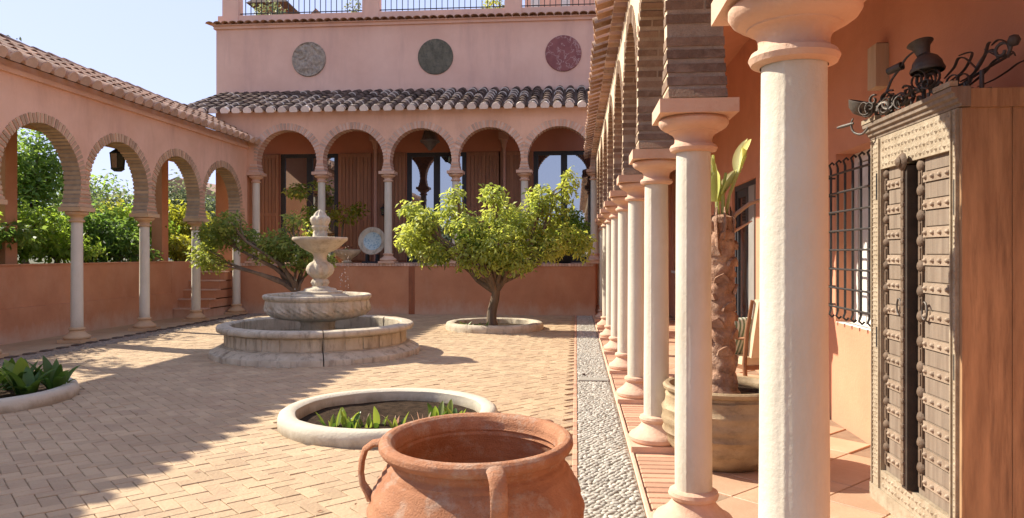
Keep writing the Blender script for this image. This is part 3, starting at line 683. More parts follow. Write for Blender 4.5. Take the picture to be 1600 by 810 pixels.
MB().box(-10.9, -9.18, Y0L - .2, 19.28, 4.36, 4.42).build("ceiling", M['wood_mid'], garc)
MB().box(-10.92, -10.62, Y0L - .2, 19.28, 4.10, 4.62).build("lintel", M['stucco_rust'], garc)
for y in (3.0, 8.0, 13.1, 18.35):
    MB().box(-10.91, -10.63, y - .15, y + .15, 1.3, 4.10).build("pier", M['stucco_rust'], garc)
# low garden wall + steps
gw = thing("garden_wall", "low rust red wall behind the garden arcade holding the planting", "wall", (-10.2, 10, 0))
MB().box(-10.35, -10.1, 1.5, 17.72, -.05, 1.39).build("wall_body", M['stucco_rust'], gw)
MB().box(-10.36, -10.075, 1.5, 17.72, 1.39, 1.415).build("coping", M['stucco_rust'], gw)
MB().box(-10.1, -10.06, 1.5, 17.70, -.05, .62).build("plinth", M['stucco_rust'], gw)
st = thing("garden_steps", "rust red masonry steps climbing to the terrace beside the garden wall", "steps", (-9.7, 18.4, 0))
for k in range(6):
    MB().box(-10.1, -9.27, 17.75 + k * .27, 19.32, k * .228 - (.05 if k == 0 else 0), (k + 1) * .228 - .03).build("riser", M['stucco_rust'], st)
    MB().box(-10.1, -9.25, 17.73 + k * .27, 18.05 + k * .27, (k + 1) * .228 - .029, (k + 1) * .228).build("tread", M['terracotta_trim'], st)
MB().box(-10.36, -10.103, 17.73, 19.5, -.05, 1.41).build("side_wall", M['stucco_rust'], st)

# ================================================================== HOUSE
house = thing("arcaded_house", "pink two storey house with a raised arcaded terrace facing the court", "house", (-4.1, YF, 0))
TZ = 1.35; SF = 1.832; XA = -8.68; CF = .306; RF = .824; YB = 21.7
Th = Matrix.Translation((XA, YF + .155, TZ))
for k in range(6): column(house, XA + k * SF, YF + .155, TZ, M['terracotta_trim'], SPR + .01, 'f')
arcade_wall(house, Th, 5, SF, CF, RF, SPR + .01, 5.48 - TZ, .30, .19, 30, M['stucco'], M['brick_pale'], M['mortar_pink'], e0=1.07, e1=.02, course=.08)
MB().box(-9.75, XA - .20, YF + .006, YF + .305, TZ, TZ + SPR + .01).build("end_wall", M['stucco_rust'], house)
lw = MB().box(-9.24, .50, YF, YF + .31, -.05, TZ - .06).build("terrace_wall", M['stucco_rust'], house)
MB().box(-10.9, .50, YF + .31, YB, -.05, TZ - .004).build("terrace_floor", M['porch_tile'], house)
cop = MB()
for k in range(int(9.7 / .082)):
    x = -9.22 + k * .082; cop.box(x, x + .066, YF - .025, YF + .33, TZ - .075, TZ + random.uniform(-.002, .002), rnd=random.random())
tag(cop.build("coping_bricks", M['brick_pale'], house), kind="stuff")
MB().box(-9.24, .50, YF - .012, YF + .31, TZ - .0605, TZ - .012).build("coping_mortar", M['mortar_pink'], house)
MB().box(-4.42, -4.26, YF - .014, YF - .001, -.02, TZ - .08).build("drain_strip", M['stucco_rust_dark'], house)
# back wall with three glazed doors
DX = (-8.02, -4.13, -.35)
bw = MB(); wall_with_holes(bw, -10.94, 3.2, YB, YB + .3, TZ - .2, 8.5, [(x - .9, x + .9, TZ, 4.62) for x in DX], 'y')
bw.build("upper_wall", M['stucco_pink'], house)
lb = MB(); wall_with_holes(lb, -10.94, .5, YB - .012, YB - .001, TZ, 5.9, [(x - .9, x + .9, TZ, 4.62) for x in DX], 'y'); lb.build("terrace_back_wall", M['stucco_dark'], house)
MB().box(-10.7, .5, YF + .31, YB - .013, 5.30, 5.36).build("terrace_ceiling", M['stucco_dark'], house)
for x in DX:
    fr = MB()
    for a in ((x - .9, x - .81), (x + .81, x + .9), (x - .045, x + .045)): fr.box(a[0], a[1], YB + .02, YB + .11, TZ, 4.62)
    for a, b in ((x - .81, x - .045), (x + .045, x + .81)):
        for z0, z1 in ((4.50, 4.62), (TZ, TZ + .16)): fr.box(a, b, YB + .021, YB + .109, z0, z1)
        for c_ in (a, b - .05): fr.box(c_, c_ + .05, YB + .03, YB + .1, TZ + .16, 4.5)
    fr = fr.build("glazed_door", M['frame'], house)
    for a, b in ((x - .76, x - .095), (x + .095, x + .76)): MB().box(a, b, YB + .06, YB + .07, TZ + .16, 4.5).build("pane", M['glass'], fr)
    for sd in (-1, 1):
        sh = MB(); xs = x + sd * .92; W_ = 1.0
        lo, hi = (xs, xs + W_) if sd > 0 else (xs - W_, xs)
        sh.box(lo, hi, YB - .045, YB - .013, TZ + .03, 4.62)
        for z in (TZ + .06, 2.75, 4.5): sh.box(lo + .003, hi - .003, YB - .075, YB - .044, z, z + .09)
        sh = sh.build("shutter", M['wood_red'], house)
        for k in range(9):
            a = lo + k * W_ / 9
            pl = MB(); pl.box(a + .008, a + W_ / 9 - .008, YB - .066, YB - .0455, TZ + .05, 4.60); pl.build("plank", M['wood_red'], sh)
for x in (-5.95, -2.1):
    p = MB(); p.tube([(x, YB - .12, TZ), (x, YB - .12, 4.75)], .05, 10); p.box(x - .15, x + .15, YB - .28, YB - .02, 4.95, 5.16)
    p.lathe([(.05, 4.7), (.075, 4.75), (.075, 4.82), (.12, 4.95)], 12, (x, YB - .14, 0)); p.build("downpipe", M['pipe'], house, 40)
# roundels
def roundel(x, z, m, label, relief=False):
    T = Matrix.Translation((x, YB, z)) @ Matrix.Rotation(R_(90), 4, 'X')
    mb = MB(); R0 = .53
    if relief:
        rings = 22; seg = 64; vs = [(0, 0, .03)]; fs = []
        for i in range(1, rings + 1):
            r = R0 * i / rings
            for k in range(seg):
                a = 2 * PI * k / seg; p = (r * math.cos(a), r * math.sin(a))
                h = .035 + .028 * math.sin(10 * p[0] + 5 * noise.noise((p[0] * 4, p[1] * 4, 1))) * math.cos(14 * p[1] + 4 * noise.noise((p[0] * 5, p[1] * 5, 7)))
                h += .03 * (1 - min(1, abs(p[0]) / .12)) if -.3 < p[1] < .42 else 0
                if i >= rings - 1: h = .05 if i == rings - 1 else 0.0
                vs.append((p[0], p[1], h))
        for k in range(seg): fs.append((0, 1 + k, 1 + (k + 1) % seg))
        for i in range(rings - 1):
            for k in range(seg): fs.append((1 + i * seg + k, 1 + (i + 1) * seg + k, 1 + (i + 1) * seg + (k + 1) % seg, 1 + i * seg + (k + 1) % seg))
        mb.add([T @ Vector(v) for v in vs], fs)
    else:
        mb.lathe([(R0, 0), (R0, .02), (R0 - .012, .032), (R0 - .03, .034), (0, .034)], 64, T=T)
    o = mb.build("roundel", m, house, 35); o["label"] = label; return o
roundel(-8.03, 7.47, M['relief_grey'], "grey carved stone roundel", True)
roundel(-4.16, 7.46, M['marble_green'], "dark green marble roundel")
roundel(-.37, 7.47, M['marble_red'], "red marble roundel with white veins")
# terrace roof
rl = math.hypot(2.75, 1.06)
tile_roof(house, (-10.75, YF - .30, 5.40), (1, 0, 0), (0, 2.75 / rl, 1.06 / rl), 36, 8, .316, .365, M['tile_dark'], plug=M['tile_end'], rims=M['tile_end'], size=1.16)
# cornice and roof terrace
cn = MB(); cn.box(-11.0, 3.2, YB - .06, YB + .3, 8.44, 8.53); cn.box(-11.04, 3.2, YB - .12, YB + .3, 8.531, 8.56)
cn.build("cornice", M['stucco_pink'], house)
ct = MB()
for k in range(58):
    x = -11.05 + k * .245; T = Matrix.Translation((x, YB - .24, 8.562)) @ Matrix.Rotation(R_(6), 4, 'X')
    ct.add([T @ Vector((v[0] * 1.15, v[1], v[2] * .7)) for v in TV], TF, random.random())
tag(ct.build("cornice_tiles", M['tile'], house, 50), kind="stuff")
MB().box(-10.9, 3.2, YB + .02, YB + .28, 8.56, 8.86).build("parapet", M['stucco_pink'], house)
PX_ = (-10.5, -6.14, -1.85, 2.5)
for x in PX_: MB().box(x - .25, x + .25, YB + .0, YB + .34, 8.58, 10.2).build("pillar", M['stucco_pink'], house)
for a, b in zip(PX_, PX_[1:]):
    rlg = MB(); rlg.tube([(a + .25, YB + .16, 9.72), (b - .25, YB + .16, 9.72)], .02, 6); rlg.tube([(a + .25, YB + .16, 8.95), (b - .25, YB + .16, 8.95)], .016, 6)
    rlg = rlg.build("railing", M['black'], house)
    n = int((b - a - .5) / .165)
    for k in range(1, n):
        x = a + .25 + (b - a - .5) * k / n; MB().box(x - .010, x + .010, YB + .15, YB + .17, 8.87, 9.72).build("baluster", M['black'], rlg)
MB().box(-10.9, 3.2, YB + .28, 30, 8.3, 8.57).build("terrace_slab", M['porch_tile'], house)
MB().box(-1.7, 3.2, 24.6, 24.9, 8.57, 12).build("penthouse_wall", M['stucco_pink'], house)
for x in (-1.35, -.35, .75):
    MB().box(x - .15, x + .15, 24.54, 24.599, 8.6, 11).build("lace_panel", M['curtain_white'], house)

# things standing on the roof terrace
def tree(name, label, cat, base, trunk_h, tr, blobs, lm, size=.08, group=None, seed=1, bark='bark', limbs=True, aspect=.45, fork=None, hollow=.35, droop=.3):
    o = thing(name, label, cat, base, 0, group); rnd = random.Random(seed); b = Vector(base)
    mb = MB(); f = fork or (b + Vector((0, 0, trunk_h)))
    f = Vector(f)
    pts = bend(b - Vector((0, 0, .03)), f, 6, 0, .12, rnd); mb.tube(pts, [tr * (1.25 if i == 0 else 1 - .25 * i / 6) for i in range(7)], 10)
    if limbs:
        for (c, r, n) in blobs:
            c = Vector(c); st_ = f if rnd.random() < .7 else pts[-2]
            p = bend(st_, c, 6, .06 if c.z > f.z else 0, .25, rnd); r0 = tr * rnd.uniform(.4, .6); mb.tube(p, [r0 * (1 - .8 * i / 6) for i in range(7)], 6)
            for q_ in range(3):
                e = c + Vector((rnd.uniform(-.8, .8) * r[0], rnd.uniform(-.8, .8) * r[1], rnd.uniform(-.2, .8) * r[2])); mb.tube(bend(p[4], e, 4, .05, .2, rnd), [r0 * .35, r0 * .28, r0 * .2, r0 * .13, r0 * .06], 5)
    mb.build("trunk", M[bark], o, 60)
    leaf_cloud("crown", lm, o, blobs, size, aspect, seed=seed, hollow=hollow, droop=droop)
    return o
tree("roof_shrub", "dusty shrub behind the railing at the left end of the roof terrace", "shrub", (-9.55, 22.4, 8.57), .3, .04, [((-9.6, 22.4, 9.2), (.5, .35, .35), 260), ((-9.25, 22.4, 9.0), (.4, .3, .3), 160)], M['leaf_grey'], .12, "shrubs on the roof terrace", 31)
tree("roof_shrub", "dry airy shrub by the pillar over the left roundel bay of the roof terrace", "shrub", (-6.85, 22.4, 8.57), .3, .03, [((-6.85, 22.4, 9.15), (.38, .3, .4), 120)], M['leaf_grey'], .11, "shrubs on the roof terrace", 32)
tree("roof_shrub", "dense yellow green bush beside the right pillar of the roof terrace", "shrub", (-2.5, 22.5, 8.57), .3, .04, [((-2.5, 22.5, 9.15), (.42, .35, .45), 420)], M['leaf_lime'], .1, "shrubs on the roof terrace", 33)
ch = thing("chimney", "dark square chimney turret with a tiled cap on the roof terrace", "chimney", (-10.3, 24.5, 8.57))
CO = -1.3
MB().box(-9.35 + CO, -8.65 + CO, 24.2, 24.9, 8.57, 10.0).build("stack", M['stucco_dark'], ch)
MB().add([(-9.7 + CO, 23.85, 10.0), (-8.3 + CO, 23.85, 10.0), (-8.3 + CO, 25.25, 10.0), (-9.7 + CO, 25.25, 10.0), (-9 + CO, 24.55, 10.7)], [(0, 1, 4), (1, 2, 4), (2, 3, 4), (3, 0, 4), (3, 2, 1, 0)]).build("cap", M['tile_dark'], ch)
rg = thing("roof_gable", "small terracotta gable rising behind the middle of the roof railing", "roof", (-9.55, 27.4, 8.57))
MB().box(-9.85, -9.25, 26.6, 28.4, 8.57, 10.1).build('gable_wall', M['stucco_pink'], rg)
MB().prism([(-10.1, 10.1), (-9.0, 10.1), (-9.55, 10.65)], 'y', 26.5, 28.5).build("tiled_gable", M['tile'], rg)

# ================================================================== FOUNTAIN
FX, FY = -4.2, 11.75
FS = .97
fo = thing("fountain", "tiered weathered stone fountain with a round segmented basin in the courtyard", "fountain", (FX, FY, 0))
bp = [(1.40, -.02), (1.70, -.02), (1.70, .07), (1.69, .085), (1.655, .092), (1.645, .105), (1.60, .13), (1.545, .155), (1.535, .165), (1.47, .167), (1.462, .18), (1.462, .365), (1.475, .375), (1.55, .382), (1.585, .395), (1.597, .415), (1.597, .45), (1.58, .474), (1.55, .484), (1.40, .487), (1.375, .465), (1.37, .05)]
bp = [(a * FS, b) for a, b in bp]; a_off = R_(-67.5)
for k in range(6):
    a0 = a_off + k * PI / 3 + .0055; a1 = a_off + (k + 1) * PI / 3 - .0055
    def fn(r, z, a, k=k): return r + .012 * noise.noise((a * 9, z * 7, k)) + .006 * noise.noise((a * 30, z * 25, k))
    o = MB().lathe(bp, 26, (FX, FY, 0), fn, a0=a0, a1=a1, caps=True).build("basin_block", M['stone'], fo, 40); recalc(o)
    pn = MB()
    for q_ in range(5):
        b0 = a0 + (a1 - a0) * (q_ + .07) / 5; b1 = a0 + (a1 - a0) * (q_ + .93) / 5
        pn.lathe([(1.455 * FS, .185), (1.476 * FS, .19), (1.476 * FS, .357), (1.455 * FS, .362)], 6, (FX, FY, 0), a0=b0, a1=b1, caps=True)
    pn = pn.build("stave", M['stone'], o, 40); recalc(pn)
MB().lathe([(0, .05), (1.38, .05)], 40, (FX, FY, 0)).build("basin_floor", M['stone'], fo)
water = glass_mat("still_water", .35, (.05, .055, .035), (.8, .85, .8))
MB().lathe([(0, .26), (1.34, .26)], 48, (FX, FY, 0)).build("water", water, fo)
ped = [(.36, .05), (.36, .12), (.30, .16), (.28, .30), (.27, .46), (.30, .52), (.42, .56)]
MB().lathe(ped, 32, (FX, FY, 0)).build("pedestal", M['stone'], fo, 40)
def carve(r, z, a):
    env = max(0, 1 - abs((z - .70) / .15)); t = 14 * a + 9 * z
    return r + env * (.075 * (abs(math.sin(t * .5)) ** .6 - .6) + .018 * math.sin(t * 3 + z * 60)) + .008 * noise.noise((a * 8, z * 8, 2))
mbp = [(.25, .50), (.42, .53), (.62, .56), (.74, .60), (.79, .65), (.815, .70), (.825, .76), (.825, .82), (.815, .855), (.84, .87), (.86, .90), (.86, .93), (.84, .945), (.79, .94), (.77, .91), (.74, .80), (.5, .72), (0, .70)]
mbp2 = []
for (p, q_) in zip(mbp, mbp[1:]):
    for t in (0, .34, .67): mbp2.append((p[0] + (q_[0] - p[0]) * t, p[1] + (q_[1] - p[1]) * t))
mbp2.append(mbp[-1])
MB().lathe(mbp2, 180, (FX, FY, 0), carve).build("carved_bowl", M['stone'], fo, 60)
MB().lathe([(0, .89), (.775, .89)], 40, (FX, FY, 0)).build("bowl_water", water, fo)
def stemf(r, z, a):
    e = math.exp(-((z - 1.35) / .10) ** 2) * .030 + math.exp(-((z - 1.12) / .04) ** 2) * .016
    return r + e * math.sin(8 * a + 14 * z)
stm = [(.46, .72), (.46, .93), (.40, .95), (.36, .96), (.36, .99), (.27, 1.0), (.25, 1.035), (.17, 1.05), (.12, 1.075), (.125, 1.10), (.14, 1.13), (.13, 1.17), (.105, 1.20), (.15, 1.235), (.185, 1.28), (.20, 1.34), (.195, 1.40), (.165, 1.45), (.12, 1.475), (.105, 1.50), (.105, 1.56), (.13, 1.61), (.155, 1.63)]
MB().lathe(stm, 64, (FX + .04, FY, 0), stemf).build("stem", M['stone_clean'], fo, 50)
ub = [(.10, 1.60), (.16, 1.625), (.24, 1.665), (.31, 1.71), (.37, 1.765), (.41, 1.80), (.435, 1.82), (.445, 1.845), (.44, 1.868), (.425, 1.872), (.40, 1.86), (.34, 1.80), (.2, 1.74), (0, 1.72)]
MB().lathe(ub, 56, (FX + .04, FY, 0), lambda r, z, a: r + (.007 * math.sin(14 * a) if z < 1.8 else 0)).build("upper_bowl", M['stone_clean'], fo, 50)
MB().lathe([(0, 1.845), (.40, 1.845)], 30, (FX + .04, FY, 0)).build("upper_water", water, fo)
fin = [(.13, 1.74), (.13, 1.87), (.115, 1.90), (.105, 1.95), (.09, 1.98), (.115, 2.01), (.13, 2.04), (.115, 2.06), (.13, 2.09), (.152, 2.14), (.15, 2.18), (.125, 2.21), (.10, 2.22), (.085, 2.25), (.06, 2.285), (.03, 2.31), (0, 2.325)]
MB().lathe(fin, 48, (FX + .04, FY, 0), lambda r, z, a: r + .012 * math.sin(8 * a) * (1 if 1.9 < z < 2.3 else 0)).build("finial", M['stone_clean'], fo, 50)
ws = MB(); rr_ = random.Random(4)
for k in range(46):
    a = R_(rr_.choice((-25, -8, 12, 170))) + rr_.gauss(0, .05); z = rr_.uniform(.95, 1.78); q_ = .44 + .012 * rr_.random()
    ws.lathe([(0, -.012), (.005, 0), (0, .016)], 5, (FX + .04 + q_ * math.cos(a), FY + q_ * math.sin(a), z))
tag(ws.build("water_drops", glass_mat("falling_water", .5, (.6, .62, .62)), fo), kind="stuff")

# ================================================================== PLANTING RINGS
def ring(name, label, x, y, R, wd, h, m, soil=-.03, group=None, rough=.0, seg=72):
    o = thing(name, label, "planter ring", (x, y, 0), 0, group)
    pr = [(R, -.04), (R + .01, h * .5), (R - .01, h * .86), (R - .04, h), (R - wd + .03, h), (R - wd, h * .86), (R - wd - .005, -.06)]
    f = (lambda r, z, a: r + rough * noise.noise((math.cos(a) * 7, math.sin(a) * 7, z * 9 + r * 3)) * (1 if z > 0 else .3))
    MB().lathe(pr, seg, (x, y, 0), f if rough else None).build("kerb_ring", m, o, 50)
    n = 26; vs = [(x, y, soil)]; fs = []
    for i in range(1, 9):
        for k in range(n):
            a = 2 * PI * k / n; r = (R - wd + .01) * i / 8; vs.append((x + r * math.cos(a), y + r * math.sin(a), soil + .025 * noise.noise((r * 5 * math.cos(a), r * 5 * math.sin(a), x))))
    for k in range(n): fs.append((0, 1 + k, 1 + (k + 1) % n))
    for i in range(7):
        for k in range(n): fs.append((1 + i * n + k, 1 + (i + 1) * n + k, 1 + (i + 1) * n + (k + 1) % n, 1 + i * n + (k + 1) % n))
    MB().add(vs, fs).build("soil", M['soil'], o, 60)
    return o
ring("planting_ring", "cream concrete ring with sparse sprouts behind the terracotta jar", -1.78, 6.97, 1.03, .15, .135, M['ring_white'], .015, rough=.012)
ring("planting_ring", "cream concrete ring full of broad dark leaves at the court's left side", -6.58, 7.50, 1.03, .15, .135, M['ring_white'], .03, rough=.012)
ring("tree_ring", "rough stone ring round the foot of the bright orange tree", -1.74, 15.76, 1.04, .17, .15, M['stone'], .03, rough=.035)
ring("tree_ring", "rough stone ring round the dark orange tree behind the fountain", -6.35, 15.9, 1.04, .17, .15, M['stone'], .03, rough=.035)
# broad leaved plants
BL = [blade_mesh("leaf", .42, .135, 1.0, M['blade']), blade_mesh("leaf", .40, .12, .45, M['blade']), blade_mesh("leaf", .32, .12, 1.6, M['blade'])]
BL2 = [blade_mesh("leaf", .44, .16, .7, M['blade_lime'])]
def clump(name, label, cat, x, y, z, n, meshes, smin=.8, smax=1.15, lean=.5, group=None, seed=0, spread=.07):
    o = thing(name, label, cat, (x, y, z), 0, group); r = random.Random(seed)
    for k in range(n):
        a = 2 * PI * k / n + r.uniform(-.4, .4); q_ = spread * r.random() ** .5
        T = Matrix.Translation((x + q_ * math.cos(a), y + q_ * math.sin(a), z - .02)) @ Matrix.Rotation(a + r.uniform(-.3, .3), 4, 'Z') @ Matrix.Rotation(r.uniform(.02, lean), 4, 'Y') @ Matrix.Scale(r.uniform(smin, smax), 4)
        link("leaf", r.choice(meshes), T, o)
    return o
spots = [(-6.45, 7.05), (-6.05, 7.35), (-5.78, 7.62), (-6.4, 7.55), (-6.05, 7.85), (-6.75, 7.2), (-6.4, 8.1), (-5.95, 7.1), (-6.85, 7.8), (-5.72, 7.95)]
BLAB = ["broad leaved plant at the front of the left planting ring", "broad leaved plant right of the middle of the left planting ring", "broad leaved plant at the right edge of the left planting ring",
        "dark broad leaved plant in the middle of the left planting ring", "broad leaved plant with pale leaves behind the left ring's right half", "broad leaved plant at the front left of the left planting ring", "broad leaved plant at the back of the left planting ring",
        "broad leaved plant at the front right of the left planting ring", "broad leaved plant with a pale leaf at the left ring's left side", "broad leaved plant at the back right rim of the left planting ring"]
for i, (x, y) in enumerate(spots):
    clump("broad_leaf_plant", BLAB[i], "plant", x - .13, y - .07, .05, 12, BL if i % 4 else BL[:2] + BL2, .7, 1.15, .38, "broad leaved plants in the left ring", 40 + i)
SP = [blade_mesh("leaf", .22, .085, .35, M['blade_lime']), blade_mesh("leaf", .16, .06, .2, M['blade_lime']), blade_mesh("leaf", .19, .07, .9, M['blade'])]
DRY = [blade_mesh("leaf", .13, .022, .2, M['blade_dry']), blade_mesh("leaf", .16, .02, .9, M['blade_dry'])]
SLAB = ["leftmost tuft of green shoots in the middle planting ring", "second tuft of green shoots from the left in the middle planting ring", "green shoots standing at the front left of the middle ring's soil", "small green tuft in the front centre of the middle ring", "small green tuft just left of the jar's far rim",
        "tall green tuft above the jar's far rim in the middle ring", "rightmost tuft of green shoots in the middle planting ring", "green tuft at the back right of the middle planting ring", "dry stalks behind the left green tufts of the middle ring", "dry stalks in the centre of the middle planting ring",
        "dry stalks left of the tall tuft above the jar rim", "green tuft half hidden by the jar's rim in the middle ring", "dry stalks at the right end of the middle ring's soil"]
for i, (x, y, n, ms) in enumerate([(-2.23, 6.62, 7, SP), (-2.14, 6.72, 6, SP), (-2.05, 6.58, 6, SP), (-1.92, 6.62, 5, SP), (-1.80, 6.66, 5, SP), (-1.35, 7.05, 7, SP), (-1.15, 7.0, 6, SP), (-1.25, 7.2, 5, SP), (-1.98, 6.75, 7, DRY), (-1.7, 6.8, 7, DRY), (-1.45, 6.9, 7, DRY), (-1.62, 6.62, 5, SP), (-1.1, 6.82, 6, DRY)]):
    clump("young_shoot", SLAB[i], "plant", x, y, .01, n, ms, .45, .95, .45, "shoots in the middle ring", 70 + i)
for i, (x, y) in enumerate([(-2.25, 15.2), (-2.05, 15.1), (-1.85, 15.05), (-2.35, 15.45)]):
    clump("ground_plant", ("low pale plant left of the trunk in the bright orange tree's ring", "low pale plant front left in the bright orange tree's ring", "low pale plant just before the bright orange tree's trunk", "low pale plant at the left rim of the bright orange tree's ring")[i], "plant", x, y, .03, 10, SP, .7, 1.1, .9, "low plants under the bright orange tree", 90 + i)
clump("ground_plant", "dark low plant on the right of the bright orange tree's ring", "plant", -1.05, 15.3, .03, 12, [BL[2]], .45, .6, 1.0, None, 97)

# ================================================================== ORANGE TREES
TB = [((-3.45, 15.7, 1.95), (.42, .5, .35), 800), ((-3.15, 15.3, 2.3), (.3, .35, .28), 420), ((-3.5, 15.5, 2.55), (.25, .3, .2), 230), ((-3.0, 15.6, 1.62), (.45, .45, .28), 620), ((-2.7, 15.9, 2.5), (.32, .32, .45), 480),
      ((-2.25, 15.5, 2.1), (.42, .5, .42), 700), ((-2.1, 15.4, 1.6), (.55, .5, .42), 850), ((-1.55, 15.3, 1.75), (.6, .5, .45), 1150), ((-1.55, 15.9, 2.35), (.5, .5, .4), 780), ((-1.75, 15.5, 2.85), (.3, .3, .22), 240),
      ((-1.0, 15.6, 2.15), (.45, .5, .42), 760), ((-.75, 15.5, 2.75), (.32, .3, .35), 380), ((-.5, 15.7, 2.55), (.33, .3, .45), 400), ((-.15, 15.7, 3.05), (.2, .2, .4), 230), ((-.35, 15.8, 1.95), (.5, .5, .35), 650),
      ((.1, 15.7, 1.8), (.3, .35, .3), 280), ((-.6, 15.3, 1.7), (.4, .4, .3), 380), ((-2.5, 15.2, 2.85), (.22, .2, .18), 110), ((-1.15, 15.2, 1.45), (.4, .35, .3), 330)]
tree("orange_tree", "bright yellow green orange tree with a straight trunk in front of the house", "tree", (-1.78, 15.76, .03), .85, .115, TB, M['leaf'], .125, "orange trees", 5, fork=(-1.72, 15.72, .92), hollow=.25, aspect=.36, droop=.6)
TB = [(c, (q_[0] * .72, q_[1] * .72, q_[2] * .72), int(n_ * .52)) for c, q_, n_ in TB]
TB2 = [((-8.0, 15.9, 2.2), (.5, .5, .4), 750), ((-7.6, 15.6, 2.45), (.4, .4, .3), 420), ((-8.2, 15.7, 1.75), (.35, .4, .35), 420), ((-7.3, 15.9, 2.1), (.5, .5, .35), 560), ((-6.8, 15.8, 1.8), (.5, .5, .3), 380), ((-6.45, 15.7, 2.0), (.5, .5, .42), 820),
       ((-5.95, 15.7, 1.75), (.5, .5, .42), 820), ((-5.6, 15.9, 1.6), (.35, .4, .3), 380), ((-6.2, 15.8, 2.5), (.3, .3, .25), 200), ((-7.9, 15.7, 1.55), (.4, .3, .2), 220)]
TB2 = [((c[0], c[1], c[2] - .18), (q_[0] * .88, q_[1] * .88, q_[2] * .88), int(n_ * 1.0)) for c, q_, n_ in TB2]
tree("orange_tree", "dark leaning orange tree with forked limbs behind the fountain", "tree", (-6.3, 15.9, .03), .75, .11, TB2, M['leaf_dark'], .10, "orange trees", 9, fork=(-6.15, 15.85, .75), hollow=.2)

# ================================================================== TERRACOTTA JAR
JX, JY = -.46, 3.42; OV = 1.14
jar = thing("terracotta_jar", "large open terracotta jar with strap handles in the foreground", "jar", (JX, JY, 0))
jp = [(.27, 0), (.30, .015), (.38, .12), (.465, .25), (.51, .36), (.515, .44), (.49, .53), (.445, .60), (.415, .645), (.41, .67), (.425, .69), (.452, .70), (.464, .72), (.462, .742), (.447, .755), (.425, .757), (.405, .745), (.393, .72), (.39, .68), (.40, .64), (.43, .58), (.462, .50), (.478, .42), (.46, .32), (.40, .18), (.30, .07), (.15, .05), (0, .05)]
jp = [(a * .965, b) for a, b in jp]; jp2 = []
for (p, q_) in zip(jp, jp[1:]):
    for t in (0, .25, .5, .75): jp2.append((p[0] + (q_[0] - p[0]) * t, p[1] + (q_[1] - p[1]) * t))
jp2.append(jp[-1])
inner0 = jp2.index(jp[16])
S = Matrix.Translation((JX, JY, 0)) @ Matrix.Diagonal((1, OV, 1, 1))
cnt = [0]
def jf(r, z, a):
    return r * (1 + .010 * noise.noise((math.cos(a) * 1.5, math.sin(a) * 1.5, z * 3))) + (.005 * math.sin(z * 190 + .5 * math.sin(a * 2)) if z < .69 else 0)
MB().lathe(jp2, 96, T=S, fn=jf).build("body", M['clay'], jar, 60)
for a, k_ in ((190, 1.0), (288, 1.0), (48, .2), (105, 1.0)):
    a = R_(a); pts = [(.43, .735), (.475, .73), (.475 + .035 * k_, .705), (.475 + .05 * k_, .655), (.475 + .055 * k_, .60), (.475 + .048 * k_, .55), (.50, .51), (.485, .48)]
    P_ = [(JX + r * math.cos(a), JY + OV * r * math.sin(a), z) for r, z in pts]
    MB().tube(P_, [.040, .038, .036, .035, .035, .036, .042, .05], 12, flat=.42 if abs(math.sin(a)) < .7 else .42).build("handle", M['clay'], jar, 60)

# ================================================================== POTTED PALM
PX0, PY0 = 1.13, 5.80
pot = thing("palm_pot", "wide ribbed olive brown clay pot holding the palm between porch columns", "pot", (PX0, PY0, 0))
pp = [(.26, 0), (.30, .01), (.40, .12), (.455, .25), (.468, .36), (.455, .45), (.43, .52), (.425, .55), (.455, .565), (.462, .59), (.445, .605), (.41, .60), (.395, .56), (.40, .5), (0, .5)]
pp2 = []
for (p, q_) in zip(pp, pp[1:]):
    for t in (0, .25, .5, .75): pp2.append((p[0] + (q_[0] - p[0]) * t, p[1] + (q_[1] - p[1]) * t))
pp2.append(pp[-1])
def potf(r, z, a):
    zz = z + .008 * math.sin(2 * a); b = (zz / .088) % 1
    return r + (.024 * b * b - .008 if .06 < z < .53 else 0) + .006 * noise.noise((math.cos(a) * 2, math.sin(a) * 2, z * 6))
MB().lathe(pp2, 72, (PX0, PY0, 0), potf).build("body", M['clay_old'], pot, 60)
MB().lathe([(0, .53), (.41, .525)], 24, (PX0, PY0, 0), lambda r, z, a: r).build("soil", M['soil'], pot)
palm = thing("palm", "stout palm trunk with a few cut back leaves growing from the ribbed pot", "palm", (PX0 - .02, PY0, .53))
PXc = PX0 - .02
pf = lambda r, z, a: r * (1 + .16 * abs(math.sin(z * 27 + .6 * math.sin(a * 2 + z * 5))) + .10 * noise.noise((math.cos(a) * 3, math.sin(a) * 3, z * 9)))
MB().lathe([(.10 - .012 * i / 90 + (.03 * math.exp(-i / 6)), .52 + 1.36 * i / 90) for i in range(91)] + [(.05, 1.90), (0, 1.91)], 48, (PXc, PY0, 0), pf).build("trunk", M['palm_bark'], palm, 70)
bs = random.Random(3)
for k in range(26):
    z = .75 + k * .042; a = k * 2.4; 
    T = Matrix.Translation((PXc + .098 * math.cos(a), PY0 + .098 * math.sin(a), z)) @ Matrix.Rotation(a, 4, 'Z') @ Matrix.Rotation(R_(12), 4, 'Y')
    MB().prism([(-.06, 0), (.06, 0), (.045, .045), (.012, .075), (-.02, .06), (-.05, .04)], 'x', -.012, .014, T).build("leaf_scar", M['palm_bark'], palm)
def stalk(pts, rad, m, nm="leaf_stalk", flat=.5): 
    MB().tube([(PXc + p[0], PY0 + p[1], p[2]) for p in pts], rad, 8, flat=flat).build(nm, m, palm, 60)
stalk([(-.02, 0, 1.80), (-.03, 0, 2.0), (-.045, 0, 2.2), (-.06, 0, 2.36)], [.045, .03, .024, .02], M['blade_pale'])
stalk([(.02, -.01, 1.80), (.01, -.02, 2.05), (.03, -.03, 2.22)], [.042, .028, .022], M['blade_pale'])
